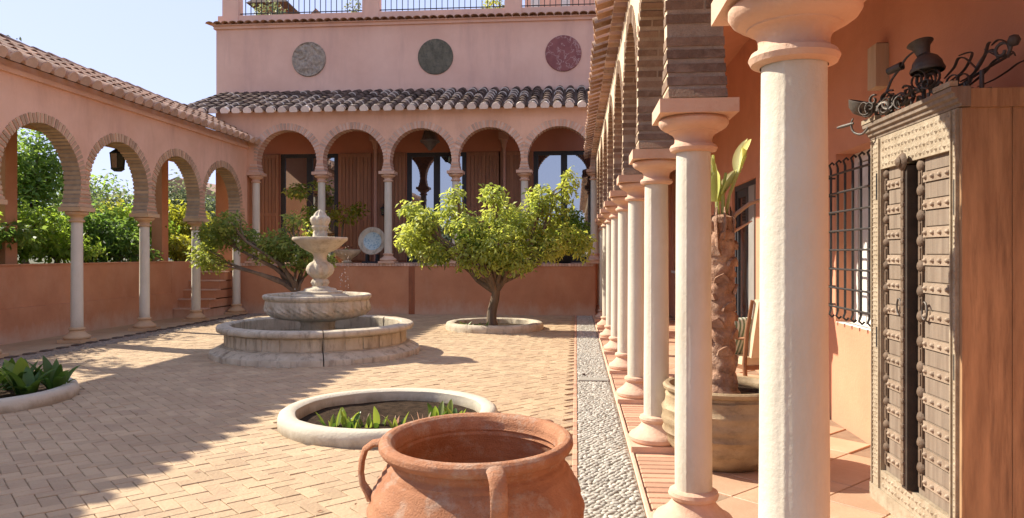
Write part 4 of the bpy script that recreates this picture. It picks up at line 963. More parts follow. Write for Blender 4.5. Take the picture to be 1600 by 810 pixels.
stalk([(.03, .0, 1.85), (.06, -.02, 2.05), (.11, -.03, 2.2), (.17, -.03, 2.34), (.185, -.03, 2.44)], [.03, .024, .032, .03, .012], M['blade_pale'])
stalk([(.03, -.02, 1.80), (.10, -.04, 1.90), (.2, -.06, 1.98), (.34, -.08, 2.03), (.45, -.09, 2.02)], [.045, .032, .03, .026, .02], M['blade_dry'])
stalk([(.03, -.03, 1.74), (.12, -.05, 1.79), (.22, -.06, 1.85)], [.035, .022, .01], M['blade_dry'])
for k in range(9):
    a = k * 2.4; q_ = .05 + .006 * (k % 4)
    stalk([(q_ * math.cos(a) * 1.4, q_ * math.sin(a) * 1.4, 1.74 - .015 * k), (q_ * math.cos(a) * 1.9, q_ * math.sin(a) * 1.9, 1.84), (q_ * math.cos(a) * 1.6, q_ * math.sin(a) * 1.6, 1.93 + .012 * (k % 5))], [.034, .030, .012], M['palm_bark'], "leaf_base", .45)
for (x, y, z, rz, ry, sc_, m_) in ((-.06, 0, 2.18, 2.6, .25, .55, 'blade_pale'), (.0, -.03, 2.05, .2, .45, .55, 'blade_pale'), (.13, -.03, 2.22, .3, .05, .55, 'blade_pale'), (-.03, .02, 2.0, 3.4, .2, .6, 'blade_pale'), (.16, -.04, 2.34, -1.2, .5, .32, 'blade_pale'), (-.05, -.03, 2.0, -1.6, .15, .5, 'blade_pale')):
    link("leaf", blade_mesh("leaf", .5, .2, .5, M[m_], fold=.7), Matrix.Translation((PXc + x, PY0 + y, z)) @ Matrix.Rotation(rz, 4, 'Z') @ Matrix.Rotation(ry, 4, 'Y') @ Matrix.Scale(sc_, 4), palm)

# ================================================================== PORCH CHAIR
cx_, cy_ = 2.02, 8.6
chair = thing("porch_chair", "wooden porch armchair with a cream upholstered back behind the palm pot", "chair", (cx_, cy_, 0), R_(200))
def CT(p): return W(chair) @ Vector(p)
def cbox(nm, a, m, T=Matrix.Identity(4)): return MB().box(*a, W(chair) @ T).build(nm, m, chair)
for sx in (-.29, .29):
    MB().tube([CT((sx, -.28, 0)), CT((sx, -.27, .25)), CT((sx * 1.02, -.25, .60))], [.022, .025, .022], 8).build("leg", M['wood_chair'], chair, 50)
    MB().tube([CT((sx, .30, 0)), CT((sx, .25, .4)), CT((sx, .30, .75)), CT((sx, .40, 1.10))], [.022, .026, .024, .02], 8).build("leg", M['wood_chair'], chair, 50)
    MB().tube([CT((sx * 1.02, -.30, .62)), CT((sx * 1.04, -.1, .64)), CT((sx, .28, .68))], [.03, .03, .026], 8, flat=.6).build("arm", M['wood_chair'], chair, 50)
cbox("seat", (-.28, .28, -.28, .26, .38, .47), M['cushion'])
cbox("back", (-.27, .27, -.04, .04, 0, .64), M['cushion'], Matrix.Translation((0, .31, .48)) @ Matrix.Rotation(R_(-13), 4, 'X'))
cbox("apron", (-.28, .28, -.29, .27, .33, .379), M['wood_chair'])
stripe = mat("green_striped_fabric", (0.16, 0.21, 0.14), (0.56, 0.55, 0.46), scale=1, bump=.15, bscale=150)
t = stripe.node_tree; b_ = t.nodes["Principled BSDF"]; wv = _n(t, "ShaderNodeTexWave"); wv.inputs["Scale"].default_value = 7; wv.inputs["Distortion"].default_value = .4
tc = _n(t, "ShaderNodeTexCoord"); t.links.new(tc.outputs["Object"], wv.inputs["Vector"])
cr = _n(t, "ShaderNodeValToRGB"); cr.color_ramp.interpolation = 'CONSTANT'; cr.color_ramp.elements[0].color = (.15, .2, .13, 1); cr.color_ramp.elements[1].color = (.56, .55, .46, 1); cr.color_ramp.elements[1].position = .5
t.links.new(wv.outputs["Fac"], cr.inputs[0]); t.links.new(cr.outputs[0], b_.inputs["Base Color"])
cs = []
for k in range(13):
    a = -PI / 2 + PI * k / 12; cs.append((.26 * max(0.001, math.cos(a)) ** .55, .09 * math.sin(a)))
Tc = Matrix.Translation((cx_ - .14, cy_ - .08, .66)) @ Matrix.Rotation(R_(200), 4, 'Z') @ Matrix.Rotation(R_(62), 4, 'X')
mb = MB().lathe(cs, 28, fn=lambda r, z, a: r * (1 / max(abs(math.cos(a)), abs(math.sin(a)))) ** .75)
cush = link("cushion", mb.mesh("cushion", stripe, 80), Tc); tag(cush, "green striped cushion leaning in the porch armchair", "cushion")

# ================================================================== CARVED CABINET
CX0, CX1, CY0, CY1, CZ = 1.95, 2.455, 3.92, 5.05, 2.44
cab = thing("carved_cabinet", "tall carved wooden cabinet with studded doors against the porch wall", "cabinet", (2.2, 4.5, 0))
# sides of boards
for k, (a, b) in enumerate(((CX0 - .004, 2.185), (2.188, CX1))):
    MB().box(a, b, CY0 + .002, CY0 + .030, .10, CZ - .10).build("side_board", M['wood_side'], cab)
MB().box(CX0 + .075, CX1, CY1 - .035, CY1 - .004, .10, CZ - .10).build("side_board", M['wood_side'], cab)
MB().box(CX0 + .06, CX1, CY0 + .034, CY1 - .035, .10, .14).build("bottom", M['wood_side'], cab)
MB().box(CX1 - .015, CX1, CY0 + .034, CY1 - .035, .14, CZ - .1).build("back", M['wood_side'], cab)
MB().box(CX0 + .031, CX1, CY0 - .012, CY1 + .012, CZ - .0995, CZ - .005).build("top", M['wood_side'], cab)
pl = MB(); pl.box(CX0 - .02, CX1, CY0 - .015, CY1 + .015, 0, .10); pl.build("plinth", M['wood_carved'], cab)
# cornice: stepped mouldings along the front
co = MB(); co.prism([(CX0 + .01, CZ - .095), (CX0 - .014, CZ - .092), (CX0 - .016, CZ - .078), (CX0 - .030, CZ - .070), (CX0 - .032, CZ - .054), (CX0 - .048, CZ - .045), (CX0 - .050, CZ - .026), (CX0 - .064, CZ - .018), (CX0 - .066, CZ + .003), (CX0 + .03, CZ + .006), (CX0 + .03, CZ - .095)], 'y', CY0 - .016, CY1 + .02)
co = co.build("cornice", M['wood_grey'], cab); recalc(co)
MB().box(CX0 - .07, CX0 - .03, CY0 - .01, CY0 + .17, CZ + .008, CZ + .035).build("cornice_lip", M['wood_carved'], cab)
MB().box(CX0 - .07, CX0 - .03, CY1 - .2, CY1 + .02, CZ + .008, CZ + .035).build("cornice_lip", M['wood_carved'], cab)
# frame
fx = CX0
stl = []
for (y0, y1) in ((CY0 + .031, CY0 + .095), (CY1 - .14, CY1)):
    o = MB().box(fx - .012, fx + .075, y0, y1, .10, CZ - .095).build("frame_stile", M['wood_carved'], cab); stl.append((o, y0, y1))
ral = MB().box(fx - .010, fx + .075, CY0 + .095, CY1 - .14, CZ - .30, CZ - .095).build("frame_rail", M['wood_carved'], cab)
rab = MB().box(fx - .010, fx + .075, CY0 + .095, CY1 - .14, .10, .22).build("frame_rail", M['wood_carved'], cab)
# carved bosses on the frame (many small lozenges)
def bosses(parent, y0, y1, z0, z1, pitch, x, m, h=.008, nm="carving"):
    mb = MB(); ny = max(1, round((y1 - y0) / pitch)); nz = max(1, round((z1 - z0) / pitch)); py, pz = (y1 - y0) / ny, (z1 - z0) / nz
    for i in range(ny):
        for j in range(nz):
            y, z = y0 + (i + .5) * py, z0 + (j + .5) * pz; a, b = py * .42, pz * .42
            if (i + j) % 2: vs = [(x, y - a, z), (x, y, z - b), (x, y + a, z), (x, y, z + b), (x - h, y, z)]
            else: vs = [(x, y - a * .7, z - b * .7), (x, y + a * .7, z - b * .7), (x, y + a * .7, z + b * .7), (x, y - a * .7, z + b * .7), (x - h * .8, y, z)]
            mb.add(vs, [(0, 1, 4), (1, 2, 4), (2, 3, 4), (3, 0, 4)])
    return tag(mb.build(nm, m, parent), kind="stuff")
for o, y0, y1 in stl: bosses(o, y0 + .012, y1 - .012, .14, CZ - .11, .03, fx - .0115, M['wood_carved'])
bosses(ral, CY0 + .1, CY1 - .155, CZ - .295, CZ - .105, .045, fx - .0095, M['wood_carved'], .012)
bosses(rab, CY0 + .1, CY1 - .155, .11, .21, .045, fx - .0095, M['wood_carved'], .012)
for (y0, y1) in ((CY0 + .033, CY0 + .041), (CY0 + .084, CY0 + .093), (CY1 - .13, CY1 - .12), (CY1 - .02, CY1 - .01)):
    MB().box(fx - .022, fx - .012, y0, y1, .10, CZ - .10).build("bead", M['wood_carved'], cab)
# doors
ym = 4.50
def chain(parent, y, z0, z1, x, wd, m, n):
    """a carved moulding of links and knobs"""
    mb = MB(); p = (z1 - z0) / n
    for k in range(n):
        zc = z0 + (k + .5) * p
        mb.box(x - .014, x, y - wd * .32, y + wd * .32, zc - p * .30, zc + p * .30)
        mb.box(x - .020, x - .0145, y - wd * .16, y + wd * .16, zc - p * .22, zc + p * .22)
        T = Matrix.Translation((x - .004, y, zc + p * .5)) @ Matrix.Rotation(R_(-90), 4, 'Y')
        mb.lathe([(wd * .52, 0), (wd * .46, .012), (wd * .25, .022), (0, .025)], 8, T=T)
    return mb.build("carved_moulding", m, parent, 40)
for nm, y0, y1 in (("near", CY0 + .097, ym - .052), ("far", ym + .046, CY1 - .142)):
    d = MB().box(fx + .02, fx + .05, y0, y1, .222, CZ - .322).build("door", M['wood_grey'], cab)
    near = nm == "near"
    inner = (y0 + .05, y1 - .10) if near else (y0 + .06, y1 - .08)
    yi0, yi1 = inner
    if near: chain(d, y1 - .045, .235, CZ - .335, fx + .02, .075, M['wood_mid'], 13)
    else: chain(d, y1 - .04, .235, CZ - .335, fx + .02, .06, M['wood_mid'], 13)
    MB().box(fx + .002, fx + .0198, y0, y0 + .03, .222, CZ - .322).build("edge_bead", M['wood_grey'], d)
    pz = (CZ - .33 - .24) / 12
    for k in range(12):
        z = .24 + (k + .5) * pz
        s_ = MB(); s_.box(fx + .006, fx + .0195, yi0 - .01, yi1 + .02, z - .028, z + .028)
        ns = 4
        for q_ in range(ns):
            y = yi0 + .02 + (yi1 - yi0 - .03) * q_ / (ns - 1)
            T = Matrix.Translation((fx + .0065, y, z)) @ Matrix.Rotation(R_(-90), 4, 'Y'); s_.lathe([(.016, 0), (.013, .010), (.006, .016), (0, .018)], 7, T=T)
        s_.build("strap", M['strap'], d, 40)
        MB().box(fx + .0135, fx + .0199, yi0 - .0, yi1 + .01, z + .036, z + pz - .036).build("panel", M['wood_grey'], d)
    zr = 1.28
    MB().tube([(fx - .008, (yi1 if near else yi0) + (-.03 if near else .04) + .03 * math.sin(t_), zr + .05 * math.cos(t_)) for t_ in np.linspace(0, 2 * PI, 17)], .006, 6, caps=False).build("ring_handle", M['iron'], d, 60)
# proud closing batten with scalloped edge
MB().box(fx + .051, fx + .06, ym - .10, ym + .05, .222, CZ - .30).build("gap_shade_sheet", M['black'], cab)  # black sheet behind the door gap, painted in for the shade inside
bt = MB().box(fx - .035, fx + .05, ym - .026, ym + .045, .225, CZ - .325).build("closing_batten", M['wood_shade'], cab)
mb = MB()
for k in range(26):
    z = .27 + k * (CZ - .64) / 25
    mb.box(fx - .046, fx - .0355, ym + .0, ym + .036, z - .022, z + .022)
    T = Matrix.Translation((fx - .036, ym + .016, z + .035)) @ Matrix.Rotation(R_(-90), 4, 'Y'); mb.lathe([(.022, 0), (.018, .012), (0, .02)], 6, T=T)
tag(mb.build("batten_carving", M['wood_mid'], bt, 40), kind="stuff")
T = Matrix.Translation((fx - .04, ym + .016, CZ - .30)) @ Matrix.Rotation(R_(-90), 4, 'Y')
MB().lathe([(.055, 0), (.05, .012), (.03, .024), (.03, .03), (.018, .04), (0, .042)], 10, T=T).build("rosette", M['wood_mid'], bt, 40)
for (y0, z0, z1) in ((CY1 - .09, 1.95, 2.12), (CY1 - .09, 1.0, 1.13), (CY0 + .055, 1.80, 1.98), (CY0 + .055, .95, 1.08)):
    MB().box(fx - .018, fx - .0125, y0 - .008, y0 + .008, z0, z1).build("slot", M['black'], cab)

# ================================================================== IRON CHANDELIER lying on the cabinet
cl0, cl1 = Vector((1.88, 5.0, CZ + .01)), Vector((2.34, 4.1, CZ + .01)); La = (cl1 - cl0).normalized(); Lb = Vector((-La.y, La.x, 0))
chd = thing("iron_chandelier", "black wrought iron chandelier with curled leaves lying on top of the cabinet", "chandelier", cl0)
def CP(a, h, o=0.0): return cl0 + La * a + Vector((0, 0, h)) + Lb * o
def rod(nm, pts, rad, seg=7, flat=None):
    # smooth the polyline with Catmull-Rom
    P_ = [Vector(CP(*p)) for p in pts]; Q = []
    for i in range(len(P_) - 1):
        p0, p1, p2, p3 = P_[max(i - 1, 0)], P_[i], P_[i + 1], P_[min(i + 2, len(P_) - 1)]
        for k in range(4):
            t = k / 4; Q.append(.5 * ((2 * p1) + (p2 - p0) * t + (2 * p0 - 5 * p1 + 4 * p2 - p3) * t * t + (3 * p1 - p0 - 3 * p2 + p3) * t ** 3))
    Q.append(P_[-1]); n = len(Q) - 1
    rad_ = [rad * (1 - .45 * abs(2 * i / n - 1) ** 3) for i in range(n + 1)]
    return MB().tube(Q, rad_, seg, flat=flat).build(nm, M['iron'], chd, 60)
def curl(nm, a, h, r, turns, o=0, rad=.009, s0=0.0, flat=None, sg=1):
    pts = []
    for i in range(int(14 * turns) + 1):
        t = i / 14; q_ = r * (1 - .68 * i / (14 * turns)); th = s0 + sg * 2 * PI * t; pts.append(CP(a + q_ * math.cos(th), h + q_ * math.sin(th), o))
    return MB().tube(pts, rad, 7, flat=flat).build(nm, M['iron'], chd, 60)
def latho(nm, prof, a, h, tilt=0.0, o=0.0, seg=28, tw=0.0):
    T = Matrix.Translation(CP(a, h, o)) @ Matrix.Rotation(math.atan2(La.y, La.x), 4, 'Z') @ Matrix.Rotation(tilt, 4, 'Y') @ Matrix.Rotation(tw, 4, 'X')
    return MB().lathe(prof, seg, T=T).build(nm, M['iron'], chd, 50)
rod("candle_arm", [(-.235, .008), (-.16, .012), (-.096, .017)], .012)
rod("hook_arm", [(-.10, .05), (-.115, .02), (-.11, -.02), (-.083, -.05), (-.027, -.065), (.02, -.03), (.05, .02)], .008)
latho("drip_pan", [(.0, -.06), (.05, -.05), (.085, -.015), (.098, .03), (.093, .034), (.078, .0), (.0, -.04)], -.02, .11, .35)
rod("arm", [(.0, .07), (.08, .10), (.16, .17), (.20, .24), (.255, .294), (.31, .355), (.386, .385)], .008)
rod("arm", [(.05, .03), (.15, .05), (.26, .09), (.36, .14), (.47, .16)], .012, flat=.5)
latho("candle_cup", [(.0, -.05), (.022, -.05), (.026, .05), (.020, .05), (.018, -.03), (0, -.03)], .225, .305, R_(82))
for (a, h, r, tn, s0, sg) in ((.41, .20, .075, 1.6, 0, 1), (.30, .11, .055, 1.3, 2, -1), (.22, .12, .05, 1.2, 1, 1), (.12, .09, .045, 1.2, 4, -1), (.55, .12, .05, 1.3, 0, -1), (.48, .19, .06, 1.4, 2.5, -1), (.62, .10, .045, 1.2, 1, 1)):
    curl("scroll", a, h, r, tn, random.uniform(-.05, .05), .0095, s0, .6, sg)
    curl("scroll", a + .03, h - .02, r * .8, tn, random.uniform(-.09, -.04), .008, s0 + 1.5, .6, -sg)
latho("dome", [(.085, -.035), (.088, -.02), (.080, .015), (.06, .045), (.035, .062), (.022, .07), (.022, .075), (0, .075)], .45, .275, -.12)
latho("socket_ring", [(.092, -.012), (.097, 0), (.092, .012), (.080, .0)], .45, .245, -.12)
latho("cup", [(.0, .0), (.036, .0), (.042, .03), (.052, .06), (.074, .082), (.069, .085), (.045, .06), (0, .035)], .425, .338, -.30)
for i, (p, rr) in enumerate([([(.56, .17), (.62, .22), (.646, .265), (.69, .255), (.74, .20), (.757, .181)], .013), ([(.60, .15), (.68, .19), (.73, .27), (.70, .285), (.65, .28)], .012), ([(.66, .13), (.74, .16), (.80, .24), (.82, .30), (.835, .31)], .014),
                      ([(.62, .10), (.683, .12), (.783, .16), (.905, .20), (.96, .22)], .015), ([(.70, .09), (.80, .15), (.854, .2), (.90, .215)], .013), ([(.76, .08), (.854, .10), (.93, .13), (.996, .161), (1.10, .17)], .010),
                      ([(.72, .11), (.76, .2), (.82, .26), (.86, .25), (.88, .2)], .011), ([(.80, .28), (.85, .24), (.90, .21), (.95, .23), (.97, .2)], .010), ([(.84, .29), (.88, .31), (.925, .28), (.938, .229)], .012)]):
    rod("leaf_scroll", p, rr, 7, .35)
curl("ring", .896, .245, .05, 1.0, 0, .009, 0, None)
rod("stem", [(.93, .20), (.938, .229), (.95, .262)], .010)
latho("ball", [(0, -.032), (.02, -.026), (.032, 0), (.022, .024), (0, .032)], .963, .285)
for i in range(30):
    a = .06 + i * .024; o_ = -.10 + .07 * random.random(); h_ = .035 + .13 * random.random() * (1 - abs(a - .42))
    curl("leaf_curl", a, h_, random.uniform(.03, .055), random.uniform(.7, 1.1), o_, random.uniform(.008, .013), random.uniform(0, 6), .45, random.choice((-1, 1)))
for i in range(9):
    a = .10 + i * .075; rod("leaf_scroll", [(a, .02, -.02), (a + .03, .06 + .02 * (i % 3), -.05), (a + .075, .075, -.09 + .02 * (i % 2)), (a + .10, .03, -.10)], .011, 6, .4)
rod("chain", [(.30, .035), (.42, .05), (.56, .04), (.70, .05), (.84, .055)], .016)
for a, o in ((.18, .03), (.45, -.03), (.45, .08), (.8, -.02)): latho("foot", [(0, -.005), (.03, -.004), (.03, .02), (.012, .05), (.012, .16), (0, .16)], a, .002, 0, o, 10)

# ================================================================== LANTERNS
def lantern(label, x, y, z, h, r, top, mtl):
    o = thing("lantern", label, "lantern", (x, y, z))
    MB().tube([(x, y, top), (x, y, z + h)], .012, 6).build("chain", mtl, o)
    MB().lathe([(r * .15, h), (r * .3, h * .93), (r * 1.12, h * .74), (r * 1.12, h * .71), (0, h * .71)], 6, (x, y, z)).build("cap", mtl, o)
    MB().lathe([(0, 0), (r * .5, .0), (r * .95, h * .1), (r * .95, h * .13), (0, h * .13)], 6, (x, y, z)).build("bottom", mtl, o)
    MB().lathe([(r * .8, h * .13), (r * .98, h * .71)], 6, (x, y, z)).build("pane", M['glass_clear'], o)
    fr = MB()
    for k in range(6):
        a = PI / 3 * k; fr.tube([(x + r * .84 * math.cos(a), y + r * .84 * math.sin(a), z + h * .13), (x + r * 1.02 * math.cos(a), y + r * 1.02 * math.sin(a), z + h * .72)], .011, 4)
    fr.build("frame", mtl, o); return o
lantern("black iron lantern hanging in the second garden arch", -9.75, 15.0, 3.36, .52, .16, 4.36, M['iron_black'])
pl_ = thing("pendant_lantern", "large tiered pewter lantern hanging in the middle terrace arch", "lantern", (-4.07, 20.4, 4.55))
MB().tube([(-4.07, 20.4, 5.2), (-4.07, 20.4, 5.3)], .015, 6).build("chain", M['metal_grey'], pl_)
MB().lathe([(0, 0), (.05, .0), (.10, .07), (.16, .14), (.20, .19), (.28, .23), (.28, .27), (.19, .29), (.17, .40), (.12, .62), (.07, .66), (.05, .70), (.02, .72)], 16, (-4.07, 20.4, 4.5)).build("body", M['metal_grey'], pl_, 40)
for k in range(8):
    a = PI / 4 * k; MB().tube([(-4.07 + .25 * math.cos(a), 20.4 + .25 * math.sin(a), 4.76), (-4.07 + .13 * math.cos(a), 20.4 + .13 * math.sin(a), 5.13)], .012, 5).build("rib", M['metal_grey'], pl_)

def wall_lantern(label, x, z):
    o = thing("wall_lantern", label, "lantern", (x, YB - .1, z), 0, "small lanterns on the terrace back wall")
    MB().tube([(x, YB - .02, z + .30), (x, YB - .10, z + .34), (x, YB - .14, z + .28)], .012, 6).build("bracket", M['iron_black'], o)
    MB().lathe([(0, .27), (.03, .26), (.085, .19), (.085, .18), (0, .18)], 6, (x, YB - .14, z)).build("cap", M['iron_black'], o)
    MB().lathe([(.05, .03), (.075, .18)], 6, (x, YB - .14, z)).build("pane", M['glass_clear'], o)
    MB().lathe([(0, -.02), (.03, 0), (.06, .03), (0, .03)], 6, (x, YB - .14, z)).build("bottom", M['iron_black'], o)
wall_lantern("small black wall lantern above the glazed plate", -5.72, 2.75)
wall_lantern("small black wall lantern beside the middle glazed door", -3.72, 4.28)
# ================================================================== THINGS ON THE TERRACE
plate_m = mat("blue_glaze", (.35, .50, .58), (.62, .66, .62), scale=9, bump=.05, rough=.3)
t = plate_m.node_tree; b_ = t.nodes["Principled BSDF"]; tc = _n(t, "ShaderNodeTexCoord"); vo = _n(t, "ShaderNodeTexVoronoi"); vo.inputs["Scale"].default_value = 19
gr_ = _n(t, "ShaderNodeTexGradient", gradient_type='SPHERICAL'); mp = _n(t, "ShaderNodeMapping"); mp.inputs["Scale"].default_value = (2.4, 2.4, 2.4)
t.links.new(tc.outputs["Object"], mp.inputs[0]); t.links.new(mp.outputs[0], gr_.inputs[0]); t.links.new(tc.outputs["Object"], vo.inputs["Vector"])
sn = _n(t, "ShaderNodeMath", operation='MULTIPLY'); sn.inputs[1].default_value = 20; t.links.new(gr_.outputs["Fac"], sn.inputs[0])
si = _n(t, "ShaderNodeMath", operation='SINE'); t.links.new(sn.outputs[0], si.inputs[0]); ad = _n(t, "ShaderNodeMath", operation='MULTIPLY'); t.links.new(si.outputs[0], ad.inputs[0]); t.links.new(vo.outputs["Distance"], ad.inputs[1])
cr = _n(t, "ShaderNodeValToRGB"); cr.color_ramp.elements[0].color = (.08, .24, .33, 1); cr.color_ramp.elements[1].color = (.46, .55, .53, 1); cr.color_ramp.elements[0].position = .0; cr.color_ramp.elements[1].position = .55
t.links.new(vo.outputs['Distance'], cr.inputs[0]); t.links.new(cr.outputs[0], b_.inputs["Base Color"])
Tp = Matrix.Translation((-5.55, 19.82, 1.95)) @ Matrix.Rotation(R_(80), 4, 'X')
pt = thing("glazed_plate", "round blue and white ceramic plate on a black stand on the terrace", "plate", (-5.55, 19.8, TZ))
o = link("dish", MB().lathe([(0, -.01), (.24, -.008), (.25, .0)], 40).mesh("dish", plate_m, 60), Tp, pt); o.rotation_euler = o.rotation_euler
MB().lathe([(.0, -.03), (.25, -.02), (.37, .03), (.385, .04), (.37, .046), (.26, .004), (.25, 0)], 48, T=Tp).build("rim", M['stone'], pt, 50)
st_ = MB(); st_.box(-5.80, -5.30, 19.66, 19.95, TZ, TZ + .05); st_.box(-5.72, -5.66, 19.72, 19.93, TZ + .05, TZ + .24); st_.box(-5.44, -5.38, 19.72, 19.93, TZ + .05, TZ + .24); st_.build("stand", M['black'], pt)
bl = thing("stone_bowl", "grey stone bowl standing on the terrace wall behind the fountain", "bowl", (-6.2, 19.62, TZ))
MB().lathe([(.12, 0), (.14, .03), (.10, .08), (.16, .13), (.30, .22), (.375, .32), (.385, .36), (.36, .365), (.30, .30), (0, .26)], 36, (-6.2, 19.62, TZ), lambda r, z, a: r + .008 * math.sin(18 * a) * (1 if z > .1 else 0)).build("bowl_body", M['stone'], bl, 50)
clump("bowl_plant", "pale green succulent growing out of the grey stone bowl", "plant", -6.2, 19.62, TZ + .3, 9, SP, .6, .9, .8, None, 120, .15)
def potplant(plabel, label, x, y, r, h, blobs, lm, m, size=.11, seed=1, th=.4):
    o = thing("plant_pot", plabel, "pot", (x, y, TZ))
    MB().lathe([(r * .6, 0), (r * .65, .01), (r * .9, h * .4), (r, h * .75), (r * .93, h * .93), (r * 1.03, h), (r * .9, h), (r * .85, h * .85), (0, h * .85)], 28, (x, y, TZ)).build("body", m, o, 50)
    tree("potted_shrub", label, "plant", (x, y, TZ + h * .85), th, .03, blobs, lm, size, None, seed)
potplant("stone coloured pot at the foot of the third terrace column", "leafy shrub in the stone coloured terrace pot", -4.0, 19.85, .33, .5, [((-4.0, 19.85, 2.2), (.4, .3, .35), 260)], M['leaf_dark'], M['clay_old'], .11, 41)
potplant("dark pot before the right glazed door", "sprawling green shrub in the dark pot by the right glazed door", -.35, 20.1, .34, .55, [((-.5, 20.1, 2.25), (.45, .35, .3), 420), ((.05, 20.1, 2.3), (.4, .3, .3), 300), ((-.1, 20.1, 2.6), (.3, .3, .25), 140)], M['leaf_hedge'], M['black'], .12, 42)
potplant("clay pot before the left glazed door", "small tree with drooping leaves before the left glazed door", -7.35, 20.1, .28, .45, [((-7.75, 20.1, 3.35), (.38, .3, .2), 200), ((-7.1, 20.1, 3.5), (.3, .3, .16), 120), ((-7.3, 20.1, 2.5), (.4, .3, .5), 300)], M['leaf'], M['clay'], .14, 43, 1.2)
potplant("clay pot behind the fountain's finial", "yellow green leafy shrub behind the fountain's finial", -6.55, 20.4, .28, .45, [((-6.5, 20.3, 2.7), (.5, .3, .25), 200), ((-6.1, 20.3, 2.85), (.25, .2, .18), 90)], M['leaf_lime'], M['clay'], .14, 44, .8)

# ================================================================== GARDEN BEYOND THE ARCADE
gg = MB(); gg.add([(-10.36, -20, 1.28), (-10.36, 40, 1.28), (-45, 60, 1.28), (-45, -20, 1.28)], [(0, 1, 2, 3)]); struct(gg.build("garden_ground", M['garden_soil']))
def shrub(label, x, y, h, r, lm, seed, n=2600, size=.12, group="shrubs behind the garden wall", sq=1.0, z0=1.28, name="garden_shrub", cat="shrub", th=None):
    rr = random.Random(seed); bl_ = []
    k = 9
    for i in range(k):
        a = 2 * PI * i / k * 1.7; q_ = r * .55 * (i / k) ** .5; zz = z0 + h * (.3 + .55 * rr.random())
        bl_.append(((x + q_ * math.cos(a) + rr.gauss(0, .1), y + q_ * math.sin(a) * sq, zz), (r * rr.uniform(.4, .6), r * rr.uniform(.4, .6), h * rr.uniform(.2, .33)), n // k))
    return tree(name, label, cat, (x, y, z0), th or h * .25, .05 + h * .012, bl_, lm, size, group, seed, hollow=.1)
shrub("low bright hedge plant spilling over the wall in the first arch", -11.3, 11.9, 1.35, 1.25, M['leaf_hedge'], 201, 3200, .14)
shrub("bushy mid green shrub left of the first garden column", -11.6, 14.2, 1.45, 1.3, M['leaf_hedge'], 202, 3400, .14)
shrub("dense dark green shrub between the first two garden columns", -11.7, 16.7, 1.55, 1.25, M['leaf_deep'], 203, 3400, .14)
shrub("rounded green shrub above the wall in the second arch", -11.8, 18.9, 1.7, 1.2, M['leaf_hedge'], 204, 3000, .14)
shrub("glowing yellow green shrub in the third arch", -11.9, 21.6, 1.75, 1.1, M['leaf_lime'], 205, 2600, .14)
shrub("light green shrub behind the dark orange tree", -12.0, 24.3, 1.5, 1.2, M['leaf_lime'], 206, 2200, .15)
shrub("yellow topped shrub rising behind the second arch's dark shrub", -13.6, 21.0, 2.0, 1.3, M['leaf_lime'], 207, 2600, .15)
LOW = "low plants along the top of the garden wall"
for i, (y, lm_, lab) in enumerate(((10.6, 'leaf_hedge', "low plant on the garden wall at the picture's left edge"), (12.9, 'leaf_deep', "low dark plant on the garden wall just left of the first column"), (14.9, 'leaf_hedge', "low bright plant on the garden wall right of the first column"), (17.0, 'leaf_deep', "low dark plant on the garden wall left of the second column"), (19.6, 'leaf_lime', "low yellow green plant on the garden wall below the third arch"), (22.4, 'leaf_lime', "low pale plant behind the garden steps"))):
    shrub(lab, -11.05, y, .85, 1.0, M[lm_], 230 + i, 1500, .13, LOW, name="wall_plant", cat="plant")
TR = "trees beyond the garden arcade"
def gtree(label, x, y, h, r, lm, seed, n, size): return shrub(label, x, y, h, r, lm, seed, n, size, TR, name="garden_tree", cat="tree", th=h * .3)
gtree("tall dark green tree filling the first garden arch", -15.0, 19.0, 4.1, 1.55, M['leaf_deep'], 211, 5200, .17)
gtree("leafy green tree at the picture's left edge beyond the wall", -14.5, 15.2, 3.2, 1.6, M['leaf_hedge'], 212, 3800, .17)
gtree("grey green tree behind the hanging garden lantern", -16.5, 24.5, 3.0, 1.8, M['leaf_grey'], 213, 4200, .17)
gtree("round dark tree seen through the second arch", -19.0, 27.5, 3.3, 2.0, M['leaf_deep'], 214, 4200, .2)
gtree("grey green tree seen through the third arch", -16.5, 29.5, 3.7, 1.7, M['leaf_grey'], 215, 3800, .2)
gtree("far hazy tree seen through the fourth arch", -17.5, 33.5, 3.2, 1.8, M['leaf_grey'], 216, 3200, .2)
gtree("airy pale tree with its twigs above the left roof", -17.0, 20.3, 6.3, 1.1, M['leaf_grey'], 217, 700, .16)
gtree("big tree standing before the near garden arches", -13.6, 11.6, 4.2, 1.7, M['leaf_hedge'], 221, 2300, .2)
gtree("broad tree shading the near end of the garden walk", -13.8, 14.6, 4.0, 1.5, M['leaf_deep'], 222, 1500, .2)
gtree("leafy tree behind the nearest garden arch", -13.4, 8.6, 4.3, 1.7, M['leaf_hedge'], 223, 2300, .2)
wh = thing("white_house", "far whitewashed cottage glimpsed through the fourth garden arch", "house", (-20.2, 37.5, 1.28))
MB().box(-23, -18.4, 37, 41, 1.28, 4.6).build("wall", M['white_house'], wh)
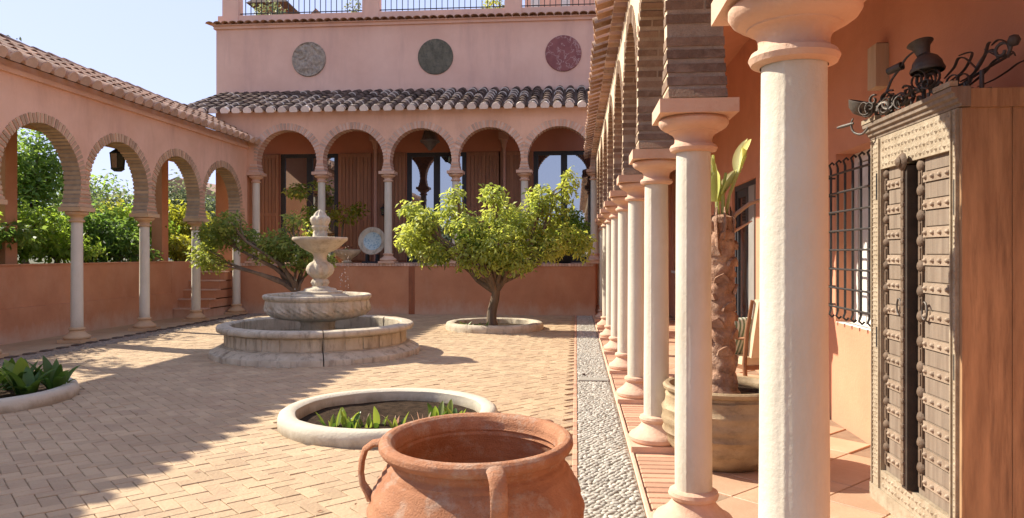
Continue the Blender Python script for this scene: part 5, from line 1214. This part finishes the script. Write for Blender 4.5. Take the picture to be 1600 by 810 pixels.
MB().prism([(-23.3, 4.6), (-18.1, 4.6), (-20.7, 5.6)], 'y', 36.8, 41.2).build("roof", M['tile'], wh)
for x in (-21.8, -19.6): 
    f = MB().box(x - .35, x + .35, 36.96, 36.999, 2.6, 3.6).build("window", M['frame'], wh); MB().box(x - .28, x + .28, 36.94, 36.959, 2.67, 3.53).build("pane", M['glass_dark'], f)
# wooded hills all round, far off
hb = MB(); n = 120; vs = []; fs = []
for i in range(n):
    a = 2 * PI * i / n
    for j, (r, hh) in enumerate(((130, -1), (200, .55), (300, 1.0), (420, .2))):
        h = hh * (14 + 9 * noise.noise((math.cos(a) * 2.2, math.sin(a) * 2.2, 4.0)) + 4 * noise.noise((math.cos(a) * 9, math.sin(a) * 9, j))) if hh > 0 else -1
        vs.append((r * math.cos(a), r * math.sin(a), h))
for i in range(n):
    for j in range(3): fs.append((i * 4 + j, ((i + 1) % n) * 4 + j, ((i + 1) % n) * 4 + j + 1, i * 4 + j + 1))
struct(hb.add(vs, fs).build("hills", M['hill'], None, 80))

# fallen leaves on the paving
fl = MB(); rf = random.Random(12)
for k in range(150):
    bx, by, sp_ = rf.choice(((-1.74, 15.0, 1.3), (-5.8, 14.8, 1.4), (-1.5, 13.5, 2.2), (-7.2, 10.5, 1.0), (-2.6, 9.0, 2.4), (-6.2, 9.4, 1.5), (-3.0, 5.5, 2.0)))
    x, y = bx + rf.gauss(0, sp_), by + rf.gauss(0, sp_)
    if not (-8.1 < x < -.1 and 3.4 < y < 19) or any((x - c[0]) ** 2 + (y - c[1]) ** 2 < (c[2] + .15) ** 2 for c in CUTS): continue
    a = rf.uniform(0, 6.3); L = rf.uniform(.03, .06); ca, sa = math.cos(a), math.sin(a)
    fl.add([(x, y, .006), (x + L * .5 * ca - L * .2 * sa, y + L * .5 * sa + L * .2 * ca, .014), (x + L * ca, y + L * sa, .008), (x + L * .5 * ca + L * .2 * sa, y + L * .5 * sa - L * .2 * ca, .012)], [(0, 1, 2, 3)], rf.random())
tag(fl.build("fallen_leaves", M['blade_dry']), "dry leaves scattered over the courtyard paving", "leaves", kind="stuff")
